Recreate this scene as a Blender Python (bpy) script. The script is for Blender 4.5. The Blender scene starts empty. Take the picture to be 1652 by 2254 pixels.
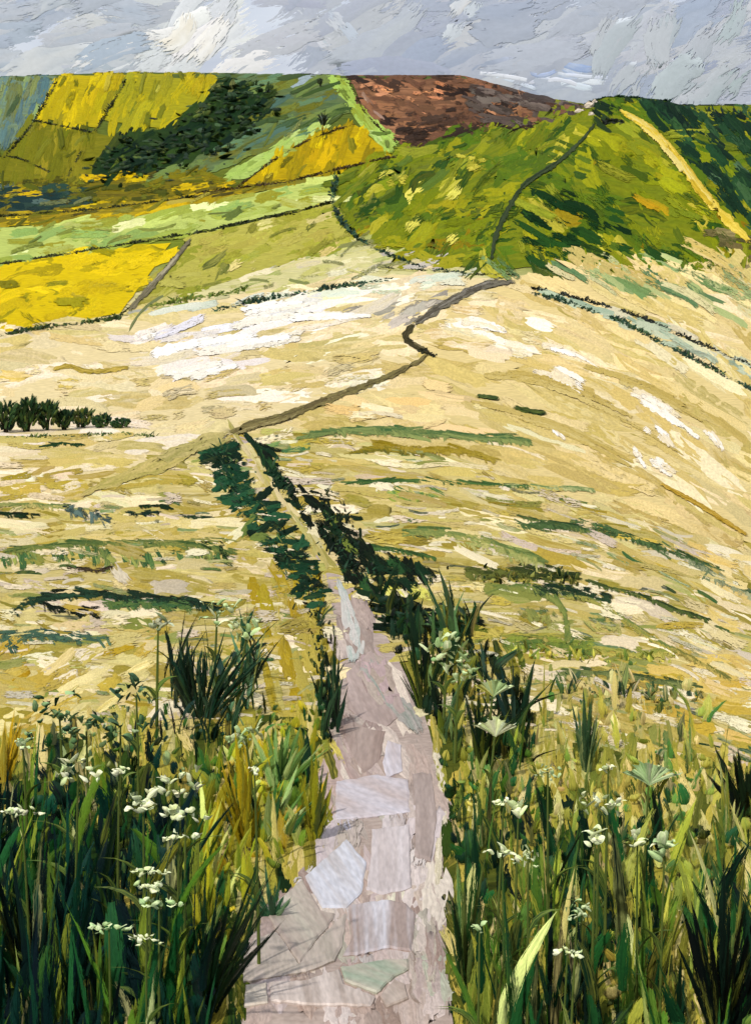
import bpy, math, random
import numpy as np
from mathutils import Vector
from mathutils.geometry import delaunay_2d_cdt

rng = np.random.default_rng(7)
random.seed(7)
scene = bpy.context.scene
COL = scene.collection

# ------------------------------------------------------------------ camera
F, CX, HY = 2270.0, 826.0, 250.0          # focal length, optical axis column, eye level row (sheet 1652 x 2253)
EZ = 90.0                                 # eye height above the valley floor
cam_d = bpy.data.cameras.new('camera')
cam = bpy.data.objects.new('camera', cam_d)
COL.objects.link(cam)
cam.location = (0, 0, EZ)
cam.rotation_euler = (math.radians(90), 0, 0)
cam_d.sensor_fit = 'HORIZONTAL'
cam_d.sensor_width = 36.0
cam_d.lens = 36.0 * F / 1652.0
cam_d.shift_y = -(1126.5 - HY) / 1652.0
cam_d.clip_start = 0.05
cam_d.clip_end = 60000
scene.camera = cam

# ------------------------------------------------------------------ sky, sun, exposure
SUN_EL, SUN_AZ = 55.0, 208.0              # sun stands behind and to the left of the viewer
w = bpy.data.worlds.new('World')
scene.world = w
w.use_nodes = True
nt = w.node_tree
nt.nodes.clear()
out = nt.nodes.new('ShaderNodeOutputWorld')
bg = nt.nodes.new('ShaderNodeBackground')
bg.inputs['Strength'].default_value = 0.1
sky = nt.nodes.new('ShaderNodeTexSky')
sky.sky_type = 'NISHITA'
sky.sun_disc = False
sky.sun_elevation = math.radians(SUN_EL)
sky.sun_rotation = math.radians(SUN_AZ)
tc = nt.nodes.new('ShaderNodeTexCoord')
mp = nt.nodes.new('ShaderNodeMapping')
mp.inputs['Scale'].default_value = (3.0, 3.0, 9.0)
nz = nt.nodes.new('ShaderNodeTexNoise')
nz.inputs['Scale'].default_value = 1.6
nz.inputs['Detail'].default_value = 5
nz.inputs['Distortion'].default_value = 0.6
rp = nt.nodes.new('ShaderNodeValToRGB')
rp.color_ramp.elements[0].position = 0.32
rp.color_ramp.elements[0].color = (4.6, 5.0, 6.1, 1)
rp.color_ramp.elements[1].position = 0.68
rp.color_ramp.elements[1].color = (6.6, 6.9, 7.6, 1)
mx = nt.nodes.new('ShaderNodeMix')
mx.data_type = 'RGBA'
mx.inputs[0].default_value = 0.85
nt.links.new(tc.outputs['Generated'], mp.inputs['Vector'])
nt.links.new(mp.outputs[0], nz.inputs['Vector'])
nt.links.new(nz.outputs[0], rp.inputs[0])
nt.links.new(sky.outputs[0], mx.inputs[6])
nt.links.new(rp.outputs[0], mx.inputs[7])
nt.links.new(mx.outputs[2], bg.inputs['Color'])
nt.links.new(bg.outputs[0], out.inputs['Surface'])

sun_d = bpy.data.lights.new('sun', 'SUN')
sun_d.energy = 3.4
sun_d.angle = math.radians(1.5)
sun_d.color = (1.0, 0.97, 0.92)
sun = bpy.data.objects.new('sun', sun_d)
COL.objects.link(sun)
az = math.radians(SUN_AZ)
sdir = Vector((math.sin(az) * math.cos(math.radians(SUN_EL)), math.cos(az) * math.cos(math.radians(SUN_EL)), math.sin(math.radians(SUN_EL))))
sun.rotation_euler = (-sdir).to_track_quat('-Z', 'Y').to_euler()
sun.location = (-40, -40, EZ + 60)

scene.view_settings.view_transform = 'Standard'
scene.view_settings.look = 'None'
scene.view_settings.exposure = 0.27
scene.view_settings.gamma = 1.0
scene.render.engine = 'CYCLES'
scene.cycles.transparent_max_bounces = 12
scene.cycles.max_bounces = 3
scene.cycles.use_denoising = True
scene.cycles.denoiser = 'OPENIMAGEDENOISE'
scene.cycles.diffuse_bounces = 2

# ------------------------------------------------------------------ terrain: a height for every place
PY = np.array([-60, 0, 2.45, 3.4, 4.6, 6.5, 10, 17, 28, 50, 85, 160, 260, 380, 520, 620, 760, 850, 1000, 1350, 1700, 2100, 9000.])
PZ = np.array([6, -1.75, -2.16, -2.62, -3.14, -3.87, -5.07, -7.41, -10.5, -15.6, -23.6, -37, -51.5, -65, -79.5, -84, -84, -81, -66, -3, 64, 78, 40.])


def pchip(xs, ys, xq):
    h = np.diff(xs); d = np.diff(ys) / h
    m = np.zeros_like(xs)
    for i in range(1, len(xs) - 1):
        if d[i - 1] * d[i] > 0:
            w1 = 2 * h[i] + h[i - 1]; w2 = h[i] + 2 * h[i - 1]
            m[i] = (w1 + w2) / (w1 / d[i - 1] + w2 / d[i])
    m[0], m[-1] = d[0], d[-1]
    k = np.clip(np.searchsorted(xs, xq) - 1, 0, len(h) - 1)
    t = (xq - xs[k]) / h[k]
    return ((2 * t**3 - 3 * t**2 + 1) * ys[k] + (t**3 - 2 * t**2 + t) * h[k] * m[k]
            + (-2 * t**3 + 3 * t**2) * ys[k + 1] + (t**3 - t**2) * h[k] * m[k + 1])


TQ = np.concatenate([np.linspace(-60, 1.5, 200), np.geomspace(1.52, 9000, 3000)])
TZ = pchip(PY, PZ, TQ)


def smax(a, b, k):
    m = np.maximum(a, b)
    return m + k * np.log(np.exp((a - m) / k) + np.exp((b - m) / k))


def hgt(X, Y):
    z = np.interp(Y, TQ, TZ)
    Yp = np.maximum(Y, 1.0)
    s = X / Yp
    g = np.interp(s, [-0.8, -0.36, -0.23, -0.1, 0.0, 0.085, 0.15, 0.2, 0.5], [0.95, 0.965, 1.0, 1.0, 0.985, 0.985, 0.78, 0.66, 0.6])
    z = np.where(Y > 760, -84 + (z + 84) * g, z)
    # gentle swells
    ly = np.log(Yp)
    z = z + 0.0016 * Yp * (np.sin(9 * s + 2.1 * ly) + 0.6 * np.sin(17 * s - 4.3 * ly + 1.0)) * np.clip((Y - 4) / 10, 0, 1)
    # the steep green hill
    a, b = 0.419, 0.1014
    Fp = -80 + a * (X - 58) + b * (Y - 520)
    Gp = -80 + 0.332 * ((Y - 520) - 0.55 * (X - 58))
    Yc = np.where(X < 200, 950 - 50 * (X + 34) / 234, 900.)
    zc = np.where(X < 200, -80 + a * (X - 58) + b * (Yc - 520), 19 - 0.075 * (X - 200))
    Bp = zc - 0.45 * (Y - Yc) + 2
    k = 5.0
    hill = -smax(smax(-Fp, -Gp, k), -Bp, k)
    hill = hill + 1.2 * np.sin(X * 0.06 + Y * 0.021) + 0.8 * np.sin(X * 0.11 - Y * 0.05)
    near = (Y > 380) & (Y < 1600)
    return np.where(near, smax(z, np.clip(hill, -400, 200), 2.5), z)


# where a line of sight meets the ground
GS = 8
gx = np.arange(-1300, 2960, GS); gy = np.arange(96, 2760, GS)
GX, GY = np.meshgrid(gx, gy)
fx = ((GX - CX) / F).ravel(); fz = (-(GY - HY) / F).ravel()
D = np.full(fx.shape, np.nan)
alive = np.arange(len(fx))
prev = 1.7
for Yk in np.geomspace(1.75, 2600, 420):
    below = fz[alive] * Yk < hgt(fx[alive] * Yk, np.full(len(alive), Yk))
    D[alive[below]] = 0.5 * (prev + Yk)
    alive = alive[~below]
    prev = Yk
    if len(alive) == 0:
        break
D = D.reshape(GX.shape)
for r in range(len(gy) - 2, -1, -1):
    bad = np.isnan(D[r]); D[r][bad] = D[r + 1][bad]


def cast(px, py):
    px = np.asarray(px, float); py = np.asarray(py, float)
    sh = px.shape
    px = px.ravel(); py = py.ravel()
    i = np.clip(np.rint((px - gx[0]) / GS).astype(int), 0, len(gx) - 1)
    j = np.clip(np.rint((py - gy[0]) / GS).astype(int), 0, len(gy) - 1)
    D0 = D[j, i]
    fx = (px - CX) / F; fz = -(py - HY) / F
    lo = D0 * 0.80; best = D0.copy(); bg_ = np.full(len(px), 1e9)
    hit = np.zeros(len(px), bool); prevY = lo.copy()
    pg = fz * lo - hgt(fx * lo, lo)
    for q in np.geomspace(0.80, 1.27, 22)[1:]:
        Yq = D0 * q
        g = fz * Yq - hgt(fx * Yq, Yq)
        c = (~hit) & (pg > 0) & (g <= 0)
        t = np.where(c, pg / np.maximum(pg - g, 1e-9), 0)
        best = np.where(c, prevY + t * (Yq - prevY), best)
        hit |= c
        closer = (~hit) & (np.abs(g) < bg_)
        best = np.where(closer, Yq, best); bg_ = np.where(closer, np.abs(g), bg_)
        prevY = Yq; pg = g
    P = np.stack([fx * best, best, hgt(fx * best, best) + EZ], -1)
    return P.reshape(sh + (3,))


# ------------------------------------------------------------------ materials
def lin(c):
    c = np.asarray(c, float) / 255.0
    return np.where(c <= 0.04045, c / 12.92, ((c + 0.055) / 1.055) ** 2.4)


ALB = 0.92


def alb(c):
    return np.minimum(lin(c) ** 1.18 * ALB, 0.86)


def stroke_material(name, ragged=True, rough=0.62, bump=0.6, spec=0.25, streak=(0.5, 4.5), grain=0.13):
    m = bpy.data.materials.new(name)
    m.use_nodes = True
    t = m.node_tree; N = t.nodes; L = t.links
    N.clear()
    o = N.new('ShaderNodeOutputMaterial'); p = N.new('ShaderNodeBsdfPrincipled')
    p.inputs['Roughness'].default_value = rough
    p.inputs['Specular IOR Level'].default_value = spec

    def at(n):
        a = N.new('ShaderNodeAttribute'); a.attribute_name = n; return a
    ca, cb, uv, bd = at('tint_a'), at('tint_b'), at('grain'), at('relief')
    v1 = N.new('ShaderNodeVectorMath'); v1.operation = 'MULTIPLY'; v1.inputs[1].default_value = (streak[0], streak[1], 31.0)
    L.new(uv.outputs['Vector'], v1.inputs[0])
    n1 = N.new('ShaderNodeTexNoise'); n1.inputs['Scale'].default_value = 1.0; n1.inputs['Detail'].default_value = 2; n1.inputs['Roughness'].default_value = 0.65
    L.new(v1.outputs[0], n1.inputs['Vector'])
    mr = N.new('ShaderNodeMapRange'); mr.inputs[1].default_value = 0.36; mr.inputs[2].default_value = 0.66
    L.new(n1.outputs[0], mr.inputs[0])
    mixc = N.new('ShaderNodeMix'); mixc.data_type = 'RGBA'
    L.new(mr.outputs[0], mixc.inputs[0]); L.new(ca.outputs['Color'], mixc.inputs[6]); L.new(cb.outputs['Color'], mixc.inputs[7])
    # fine grain
    v2 = N.new('ShaderNodeVectorMath'); v2.operation = 'MULTIPLY'; v2.inputs[1].default_value = (7.0, 11.0, 17.0)
    L.new(uv.outputs['Vector'], v2.inputs[0])
    n2 = N.new('ShaderNodeTexNoise'); n2.inputs['Scale'].default_value = 1.0; n2.inputs['Detail'].default_value = 1
    L.new(v2.outputs[0], n2.inputs['Vector'])
    mr2 = N.new('ShaderNodeMapRange'); mr2.inputs[1].default_value = 0.3; mr2.inputs[2].default_value = 0.7; mr2.inputs[3].default_value = 1 - grain; mr2.inputs[4].default_value = 1 + grain
    L.new(n2.outputs[0], mr2.inputs[0])
    mul = N.new('ShaderNodeVectorMath'); mul.operation = 'SCALE'
    L.new(mixc.outputs[2], mul.inputs[0]); L.new(mr2.outputs[0], mul.inputs['Scale'])
    L.new(mul.outputs[0], p.inputs['Base Color'])
    add = N.new('ShaderNodeMath'); add.operation = 'MULTIPLY_ADD'; add.inputs[1].default_value = 0.35
    L.new(n2.outputs[0], add.inputs[0]); L.new(n1.outputs[0], add.inputs[2])
    b = N.new('ShaderNodeBump'); b.inputs['Strength'].default_value = bump
    L.new(add.outputs[0], b.inputs['Height']); L.new(bd.outputs['Fac'], b.inputs['Distance'])
    L.new(b.outputs[0], p.inputs['Normal'])
    if ragged:
        cv = at('cover')
        v3 = N.new('ShaderNodeVectorMath'); v3.operation = 'MULTIPLY'; v3.inputs[1].default_value = (1.8, 11.0, 23.0)
        L.new(uv.outputs['Vector'], v3.inputs[0])
        n3 = N.new('ShaderNodeTexNoise'); n3.inputs['Scale'].default_value = 1.0; n3.inputs['Detail'].default_value = 3; n3.inputs['Roughness'].default_value = 0.7
        L.new(v3.outputs[0], n3.inputs['Vector'])
        mr3 = N.new('ShaderNodeMapRange'); mr3.inputs[1].default_value = 0.28; mr3.inputs[2].default_value = 0.72
        L.new(n3.outputs[0], mr3.inputs[0])
        gt = N.new('ShaderNodeMath'); gt.operation = 'GREATER_THAN'
        L.new(cv.outputs['Fac'], gt.inputs[0]); L.new(mr3.outputs[0], gt.inputs[1])
        L.new(gt.outputs[0], p.inputs['Alpha'])
    L.new(p.outputs[0], o.inputs['Surface'])
    return m


M_SW = stroke_material('swath', False, rough=0.8, bump=0.7, spec=0.02)
M_DRY = stroke_material('dry_swath', True, rough=0.8, bump=0.7, spec=0.02)
M_LEAF = stroke_material('leaf', False, rough=0.55, bump=0.6, spec=0.15)
M_BRUSH = stroke_material('brushed_leaf', True, rough=0.55, bump=0.6, spec=0.12)
M_PETAL = stroke_material('petal', False, rough=0.55, bump=0.5)
M_GROUND = stroke_material('ground_cover', False, rough=0.9, bump=0.5, spec=0.02)
M_STONE = stroke_material('stone', False, rough=0.65, bump=0.7, spec=0.15, streak=(0.4, 2.4))
M_CLOUD = stroke_material('cloud', True, rough=0.9, bump=0.08, spec=0.0, streak=(0.5, 1.6), grain=0.03)


# ------------------------------------------------------------------ mesh collecting
class Geo:
    def __init__(s):
        s.v, s.f4, s.f3, s.ca, s.cb, s.uv, s.bd, s.cv, s.m4, s.m3 = [], [], [], [], [], [], [], [], [], []
        s.n = 0

    def add(s, V, quads=None, tris=None, ca=None, cb=None, uv=None, bd=None, cv=None, m=0):
        V = np.asarray(V, float).reshape(-1, 3); n = len(V)
        s.v.append(V)
        if quads is not None: s.f4.append(np.asarray(quads).reshape(-1, 4) + s.n); s.m4.append(np.full(len(s.f4[-1]), m))
        if tris is not None: s.f3.append(np.asarray(tris).reshape(-1, 3) + s.n); s.m3.append(np.full(len(s.f3[-1]), m))
        bc = lambda a, k: np.broadcast_to(np.asarray(a, float), (n, k)) if k > 1 else np.broadcast_to(np.asarray(a, float), (n,))
        s.ca.append(bc(ca, 3)); s.cb.append(bc(cb, 3)); s.uv.append(bc(uv, 3)); s.bd.append(bc(bd, 1)); s.cv.append(bc(1.5 if cv is None else cv, 1))
        s.n += n

    def mesh(s, name, mat, origin=(0, 0, 0), smooth=True):
        me = bpy.data.meshes.new(name)
        V = np.concatenate(s.v) - np.asarray(origin)
        f4 = np.concatenate(s.f4) if s.f4 else np.zeros((0, 4), int)
        f3 = np.concatenate(s.f3) if s.f3 else np.zeros((0, 3), int)
        me.vertices.add(len(V)); me.vertices.foreach_set('co', V.ravel().astype(np.float32))
        nl = f4.size + f3.size
        me.loops.add(nl); me.loops.foreach_set('vertex_index', np.concatenate([f4.ravel(), f3.ravel()]).astype(np.int32))
        me.polygons.add(len(f4) + len(f3))
        st = np.concatenate([np.arange(len(f4)) * 4, f4.size + np.arange(len(f3)) * 3]).astype(np.int32)
        me.polygons.foreach_set('loop_start', st)
        me.update(calc_edges=True)
        for nm, arr in (('tint_a', s.ca), ('tint_b', s.cb)):
            a = me.attributes.new(nm, 'FLOAT_COLOR', 'POINT')
            c = np.concatenate(arr); a.data.foreach_set('color', np.concatenate([c, np.ones((len(c), 1))], 1).ravel().astype(np.float32))
        a = me.attributes.new('grain', 'FLOAT_VECTOR', 'POINT'); a.data.foreach_set('vector', np.concatenate(s.uv).ravel().astype(np.float32))
        a = me.attributes.new('relief', 'FLOAT', 'POINT'); a.data.foreach_set('value', np.concatenate(s.bd).astype(np.float32))
        a = me.attributes.new('cover', 'FLOAT', 'POINT'); a.data.foreach_set('value', np.concatenate(s.cv).astype(np.float32))
        me.polygons.foreach_set('use_smooth', np.full(len(me.polygons), smooth))
        for mt in (mat if isinstance(mat, (list, tuple)) else [mat]):
            me.materials.append(mt)
        mi = np.concatenate(s.m4 + s.m3).astype(np.int32)
        if mi.any(): me.polygons.foreach_set('material_index', mi)
        me.validate()
        return me

    def build(s, name, mat, parent=None, origin=(0, 0, 0), smooth=True):
        o = bpy.data.objects.new(name, s.mesh(name, mat, origin, smooth))
        COL.objects.link(o)
        if parent is not None:
            o.parent = parent
        else:
            o.location = origin
        return o


def tag(o, label=None, cat=None, group=None, kind=None):
    if label: o['label'] = label
    if cat: o['category'] = cat
    if group: o['group'] = group
    if kind: o['kind'] = kind
    return o


def empty(name, loc):
    o = bpy.data.objects.new(name, None)
    o.empty_display_size = 0.1
    COL.objects.link(o); o.location = loc
    return o


def grid_quads(n, nl, nw):
    i, j = np.meshgrid(np.arange(nl - 1), np.arange(nw - 1), indexing='ij')
    q = np.stack([i * nw + j, (i + 1) * nw + j, (i + 1) * nw + j + 1, i * nw + j + 1], -1).reshape(-1, 4)
    return (q[None] + (np.arange(n) * nl * nw)[:, None, None]).reshape(-1, 4)


UPW = np.array([0., 0., 1.])


def lay(geo, px, py, W, Lh, ca, cb, lift, dry, place=cast, thick=0.05, up_dir=UPW, m=0):
    """swaths whose rows run over px, py (n, nl, nw); W width, Lh length"""
    n, nl, nw = px.shape
    P = place(px, py)
    dep = P[..., 1]
    v = np.linspace(0, 1, nw)[None, None, :]; t = np.linspace(0, 1, nl)[None, :, None]
    asp = (Lh / W)[:, None, None]
    side = np.minimum(v, 1 - v); end = np.minimum(t, 1 - t) * asp
    edge = np.minimum(np.clip(side * 6, 0, 1), np.clip(end * 0.9 + 0.15, 0, 1))
    body = np.clip(side * 5, 0.0, 1) * np.clip(end * 4, 0.0, 1)
    rl = rng.random((n, 1, 1)); rr = rng.random((n, 1, 1)); re = rng.random((n, 1, 1))
    ridge = np.exp(-((v - 0.14) / 0.09) ** 2) * rl ** 2 + np.exp(-((v - 0.86) / 0.09) ** 2) * rr ** 2 + np.exp(-((t - 0.93) / 0.06) ** 2) * re ** 2
    prof = (ridge * 1.1 + rng.normal(0, 0.14, (n, nl, nw))) * np.clip(body, 0.2, 1)
    up = (lift[:, None, None] * (0.15 + 0.85 * body) + W[:, None, None] * thick * prof) / F * dep
    P = P + np.maximum(up, 0.0)[..., None] * up_dir
    seed = rng.random(n)[:, None, None] * 40
    UV = np.stack([t * asp * np.ones((n, nl, nw)), v * np.ones((n, nl, nw)) + seed, seed * np.ones((n, nl, nw))], -1)
    cov = edge * 1.08 - dry[:, None, None] * 0.75
    bd = (W[:, None, None] / F * dep) * 0.10
    rep = lambda c: np.repeat(c, nl * nw, 0)
    geo.add(P, quads=grid_quads(n, nl, nw), ca=rep(ca), cb=rep(cb), uv=UV.reshape(-1, 3), bd=bd.ravel(), cv=cov.ravel(), m=m)


def swaths(geo, cx, cy, ang, L, W, ca, cb, lift=None, dry=0.2, curv=0.0, nl=8, nw=6, **kw):
    n = len(cx)
    if n == 0: return
    b = lambda a: np.broadcast_to(np.asarray(a, float), (n,))
    ang, L, W, dry, curv = b(ang), b(L), b(W), b(dry), b(curv)
    lift = rng.uniform(0.3, 2.2, n) if lift is None else b(lift)
    isd = dry > 0.3
    for m in (0, 1):
        k = isd if m else ~isd
        nk = k.sum()
        if nk == 0: continue
        t = np.linspace(-0.5, 0.5, nl)[None, :, None]; v = np.linspace(-0.5, 0.5, nw)[None, None, :]
        Lk, Wk = L[k][:, None, None], W[k][:, None, None]
        wp = (1 - 0.4 * (2 * np.abs(t)) ** 5) * (1 + rng.normal(0, 0.08, (nk, nl, 1)))
        lx = t * Lk + np.where(np.abs(t) > 0.4, 1, 0.15) * rng.normal(0, 0.3, (nk, nl, nw)) * Wk * (1 - m * 0.8)
        ly = v * Wk * wp + curv[k][:, None, None] * Lk * (4 * t * t - 0.33) + rng.normal(0, 0.035, (nk, nl, nw)) * Wk
        c, s_ = np.cos(ang[k])[:, None, None], np.sin(ang[k])[:, None, None]
        px = cx[k][:, None, None] + c * lx - s_ * ly
        py = cy[k][:, None, None] + s_ * lx + c * ly
        lay(geo, px, py, W[k], L[k], ca[k], cb[k], lift[k], dry[k], m=m, **kw)


def line_pts(pts, n):
    pts = np.asarray(pts, float)
    # smooth a little by Catmull-Rom
    P = np.concatenate([[2 * pts[0] - pts[1]], pts, [2 * pts[-1] - pts[-2]]])
    o = []
    for i in range(1, len(P) - 2):
        for u in np.linspace(0, 1, 12, endpoint=False):
            o.append(0.5 * ((2 * P[i]) + (-P[i - 1] + P[i + 1]) * u + (2 * P[i - 1] - 5 * P[i] + 4 * P[i + 1] - P[i + 2]) * u * u
                            + (-P[i - 1] + 3 * P[i] - 3 * P[i + 1] + P[i + 2]) * u ** 3))
    o.append(P[-2]); o = np.array(o)
    d = np.concatenate([[0], np.cumsum(np.hypot(*np.diff(o, axis=0).T))])
    q = np.linspace(0, d[-1], n)
    return np.stack([np.interp(q, d, o[:, k]) for k in range(2)], -1), d[-1]


def long_swath(geo, pts, W, A, B, dry=0.15, lift=2.5, nw=6, wob=0.08, **kw):
    """one swath along a drawn line; W a number or (start, end) width"""
    _, ln = line_pts(pts, 10)
    Wm = np.mean(W)
    nl = int(np.clip(ln / max(Wm * 0.4, 4), 10, 110))
    c, ln = line_pts(pts, nl)
    tg = np.gradient(c, axis=0); tg /= np.linalg.norm(tg, axis=1)[:, None]
    nr = np.stack([-tg[:, 1], tg[:, 0]], -1)
    ws = np.linspace(W[0], W[1], nl) if np.ndim(W) else np.full(nl, float(W))
    t = np.linspace(-1, 1, nl)
    ws = ws * (1 - 0.65 * np.abs(t) ** 5) * (1 + rng.normal(0, wob, nl))
    v = np.linspace(-0.5, 0.5, nw)
    jx = rng.normal(0, 0.06, (nl, nw)) * Wm
    px = c[:, 0:1] + nr[:, 0:1] * v * ws[:, None] + nr[:, 0:1] * jx; py = c[:, 1:2] + nr[:, 1:2] * v * ws[:, None] + nr[:, 1:2] * jx
    lay(geo, px[None], py[None], np.array([Wm]), np.array([ln]), alb(A)[None], alb(B)[None], np.array([lift]), np.array([dry]), m=1, **kw)


def knife(g, pts, W, A, B, k=4, dry=0.2, lift=2.6):
    """a worked swath: a few overlapping pulls, each with its own mix"""
    c, ln = line_pts(pts, 60); Wm = np.mean(W)
    for q in range(k):
        a = rng.uniform(0, 0.55); b = min(1, a + rng.uniform(0.35, 0.6))
        seg = c[int(a * 59):int(b * 59) + 1]; seg = seg[::max(1, len(seg) // 5)] + rng.normal(0, 0.2, 2) * Wm
        f = rng.random()
        C1 = np.array(A) * (1 - f) + np.array(B) * f; f = rng.random()
        C2 = np.array(A) * (1 - f) + np.array(B) * f
        long_swath(g, seg, (Wm * rng.uniform(0.35, 0.8), Wm * rng.uniform(0.2, 0.6)), C1, C2, dry * rng.uniform(0.6, 2.2), lift + 0.25 * q, wob=0.16)


def accent(g, pts, W, A, B):
    """a smear of darker growth: short pulls along the line, some dragged off it"""
    c, ln = line_pts(pts, 80); Wm = np.mean(W)
    tg = np.gradient(c, axis=0); an0 = np.arctan2(tg[:, 1], tg[:, 0])
    A_, B_ = alb(A)[None], alb(B)[None]
    n = int(ln / 6) + 4
    k = np.clip(rng.integers(0, 80, n), 4, 75)
    off = rng.normal(0, 0.22, n) * Wm
    f = np.clip(rng.random((n, 1)) ** 1.4 + (off[:, None] / Wm) * 0.9, 0, 1)
    ca = A_ * (1 - f) + B_ * f
    swaths(g, c[k, 0] + rng.normal(0, 3, n), c[k, 1] + off, an0[k] + rng.normal(0.04, 0.1, n), rng.uniform(0.08, 0.22, n) * ln + 14, np.maximum(Wm * rng.uniform(0.2, 0.7, n), 4.5), ca, 0.6 * ca + 0.4 * (A_ * 0.5 + B_ * 0.5), dry=rng.uniform(0.31, 0.7, n), lift=rng.uniform(2.0, 3.0, n), curv=rng.normal(0, 0.02, n))
    n = int(ln / max(Wm * 0.35, 5))
    k = rng.integers(0, 80, n)
    L_ = Wm * rng.uniform(0.6, 1.5, n) + 8
    f = rng.random((n, 1)) ** 0.8
    ca = A_ * (1 - f) + B_ * f
    swaths(g, c[k, 0], c[k, 1] + L_ * 0.2, an0[k] + R(48) + rng.normal(0, 0.25, n), L_, np.maximum(Wm * rng.uniform(0.25, 0.7, n), 6), ca, 0.4 * ca + 0.6 * B_, dry=rng.uniform(0.4, 0.8, n), lift=rng.uniform(2.2, 3.2, n))


def inside(poly, x, y):
    poly = np.asarray(poly, float); r = np.zeros(x.shape, bool)
    j = len(poly) - 1
    for i in range(len(poly)):
        xi, yi = poly[i]; xj, yj = poly[j]
        c = ((yi > y) != (yj > y)) & (x < (xj - xi) * (y - yi) / (yj - yi + 1e-12) + xi)
        r ^= c; j = i
    return r


def scatter(poly, n):
    poly = np.asarray(poly, float); a, b = poly.min(0), poly.max(0)
    X = np.zeros(0); Y = np.zeros(0)
    while len(X) < n:
        x = rng.uniform(a[0], b[0], n * 2); y = rng.uniform(a[1], b[1], n * 2)
        k = inside(poly, x, y); X = np.concatenate([X, x[k]]); Y = np.concatenate([Y, y[k]])
    return X[:n], Y[:n]


def area(poly):
    p = np.asarray(poly, float); x, y = p.T
    return 0.5 * abs(np.dot(x, np.roll(y, 1)) - np.dot(y, np.roll(x, 1)))


def pick(pal, n, jit=0.10):
    c = np.array([alb(p[0]) for p in pal]); wt = np.array([p[1] for p in pal], float); wt /= wt.sum()
    k = rng.choice(len(pal), n, p=wt)
    return np.clip(c[k] * (1 + rng.normal(0, jit, (n, 1))) * (1 + rng.normal(0, jit * 0.35, (n, 3))), 0.002, 0.9)


def pick_near(pal, x, y, ang, jit=0.08, spread=1.5):
    """neighbours tend to share a mix, in drifts drawn out along the run of the growth"""
    n = len(x)
    a = float(np.mean(ang)); u = x * math.cos(a) + y * math.sin(a); v = -x * math.sin(a) + y * math.cos(a)
    sc_ = np.zeros((n, len(pal)))
    for k, p in enumerate(pal):
        ph = rng.uniform(0, 6.28, 4)
        sc_[:, k] = math.log(p[1]) + spread * (np.sin(u * 0.011 + v * 0.035 + ph[0]) * np.sin(v * 0.061 + ph[1]) + 0.7 * np.sin(u * 0.023 - v * 0.09 + ph[2])) + 0.55 * rng.gumbel(size=n)
    c = np.array([alb(p[0]) for p in pal])[sc_.argmax(1)]
    return np.clip(c * (1 + rng.normal(0, jit, (n, 1))) * (1 + rng.normal(0, jit * 0.3, (n, 3))), 0.002, 0.9)


def sheet(geo, poly, pal, step=14, lift=0.5):
    poly = [Vector(p) for p in poly]
    out_ = []
    n = len(poly)
    for i in range(n):
        a, b = poly[i], poly[(i + 1) % n]; k = max(1, int((b - a).length / step))
        for q in range(k):
            p = a.lerp(b, q / k)
            nr = Vector((-(b - a).y, (b - a).x)).normalized()
            out_.append(p + nr * (random.uniform(-1.5, 1.5) if q else 0))
    nb = len(out_)
    xs = np.array([p.x for p in poly]); ys = np.array([p.y for p in poly])
    gxx, gyy = np.meshgrid(np.arange(xs.min(), xs.max(), step), np.arange(ys.min(), ys.max(), step))
    gxx = gxx.ravel() + rng.uniform(-2, 2, gxx.size); gyy = gyy.ravel() + rng.uniform(-2, 2, gyy.size)
    k = inside([(p.x, p.y) for p in out_], gxx, gyy)
    vs = out_ + [Vector((a, b)) for a, b in zip(gxx[k], gyy[k])]
    V, E, Fc, *_ = delaunay_2d_cdt(vs, [], [list(range(nb))], 1, 1e-4)
    V = np.array([(p.x, p.y) for p in V]); T = np.array([f for f in Fc if len(f) == 3])
    P = cast(V[:, 0], V[:, 1]); P[:, 2] += lift * P[:, 1] / F
    pc = np.array([alb(p[0]) for p in pal]); wt = np.array([p[1] for p in pal], float); wt /= wt.sum()
    m = (pc * wt[:, None]).sum(0)
    # each part of the field leans to its own mix
    nv = len(V); ph = rng.uniform(0, 6, 4)
    t = 0.5 + 0.5 * np.sin(V[:, 0] * 0.021 + V[:, 1] * 0.047 + ph[0]) * np.sin(V[:, 0] * 0.043 - V[:, 1] * 0.029 + ph[1])
    i, j = rng.choice(len(pal), 2, p=wt)
    ca = m[None] * (1 - 0.6 * t[:, None]) + pc[i][None] * 0.6 * t[:, None]
    UV = np.stack([P[:, 0] / P[:, 1] * 22, np.log(P[:, 1]) * 14, np.full(nv, rng.random() * 9)], -1)
    geo.add(P, tris=T, ca=ca, cb=0.5 * m + 0.5 * pc[j], uv=UV, bd=P[:, 1] / F * 1.5)


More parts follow.
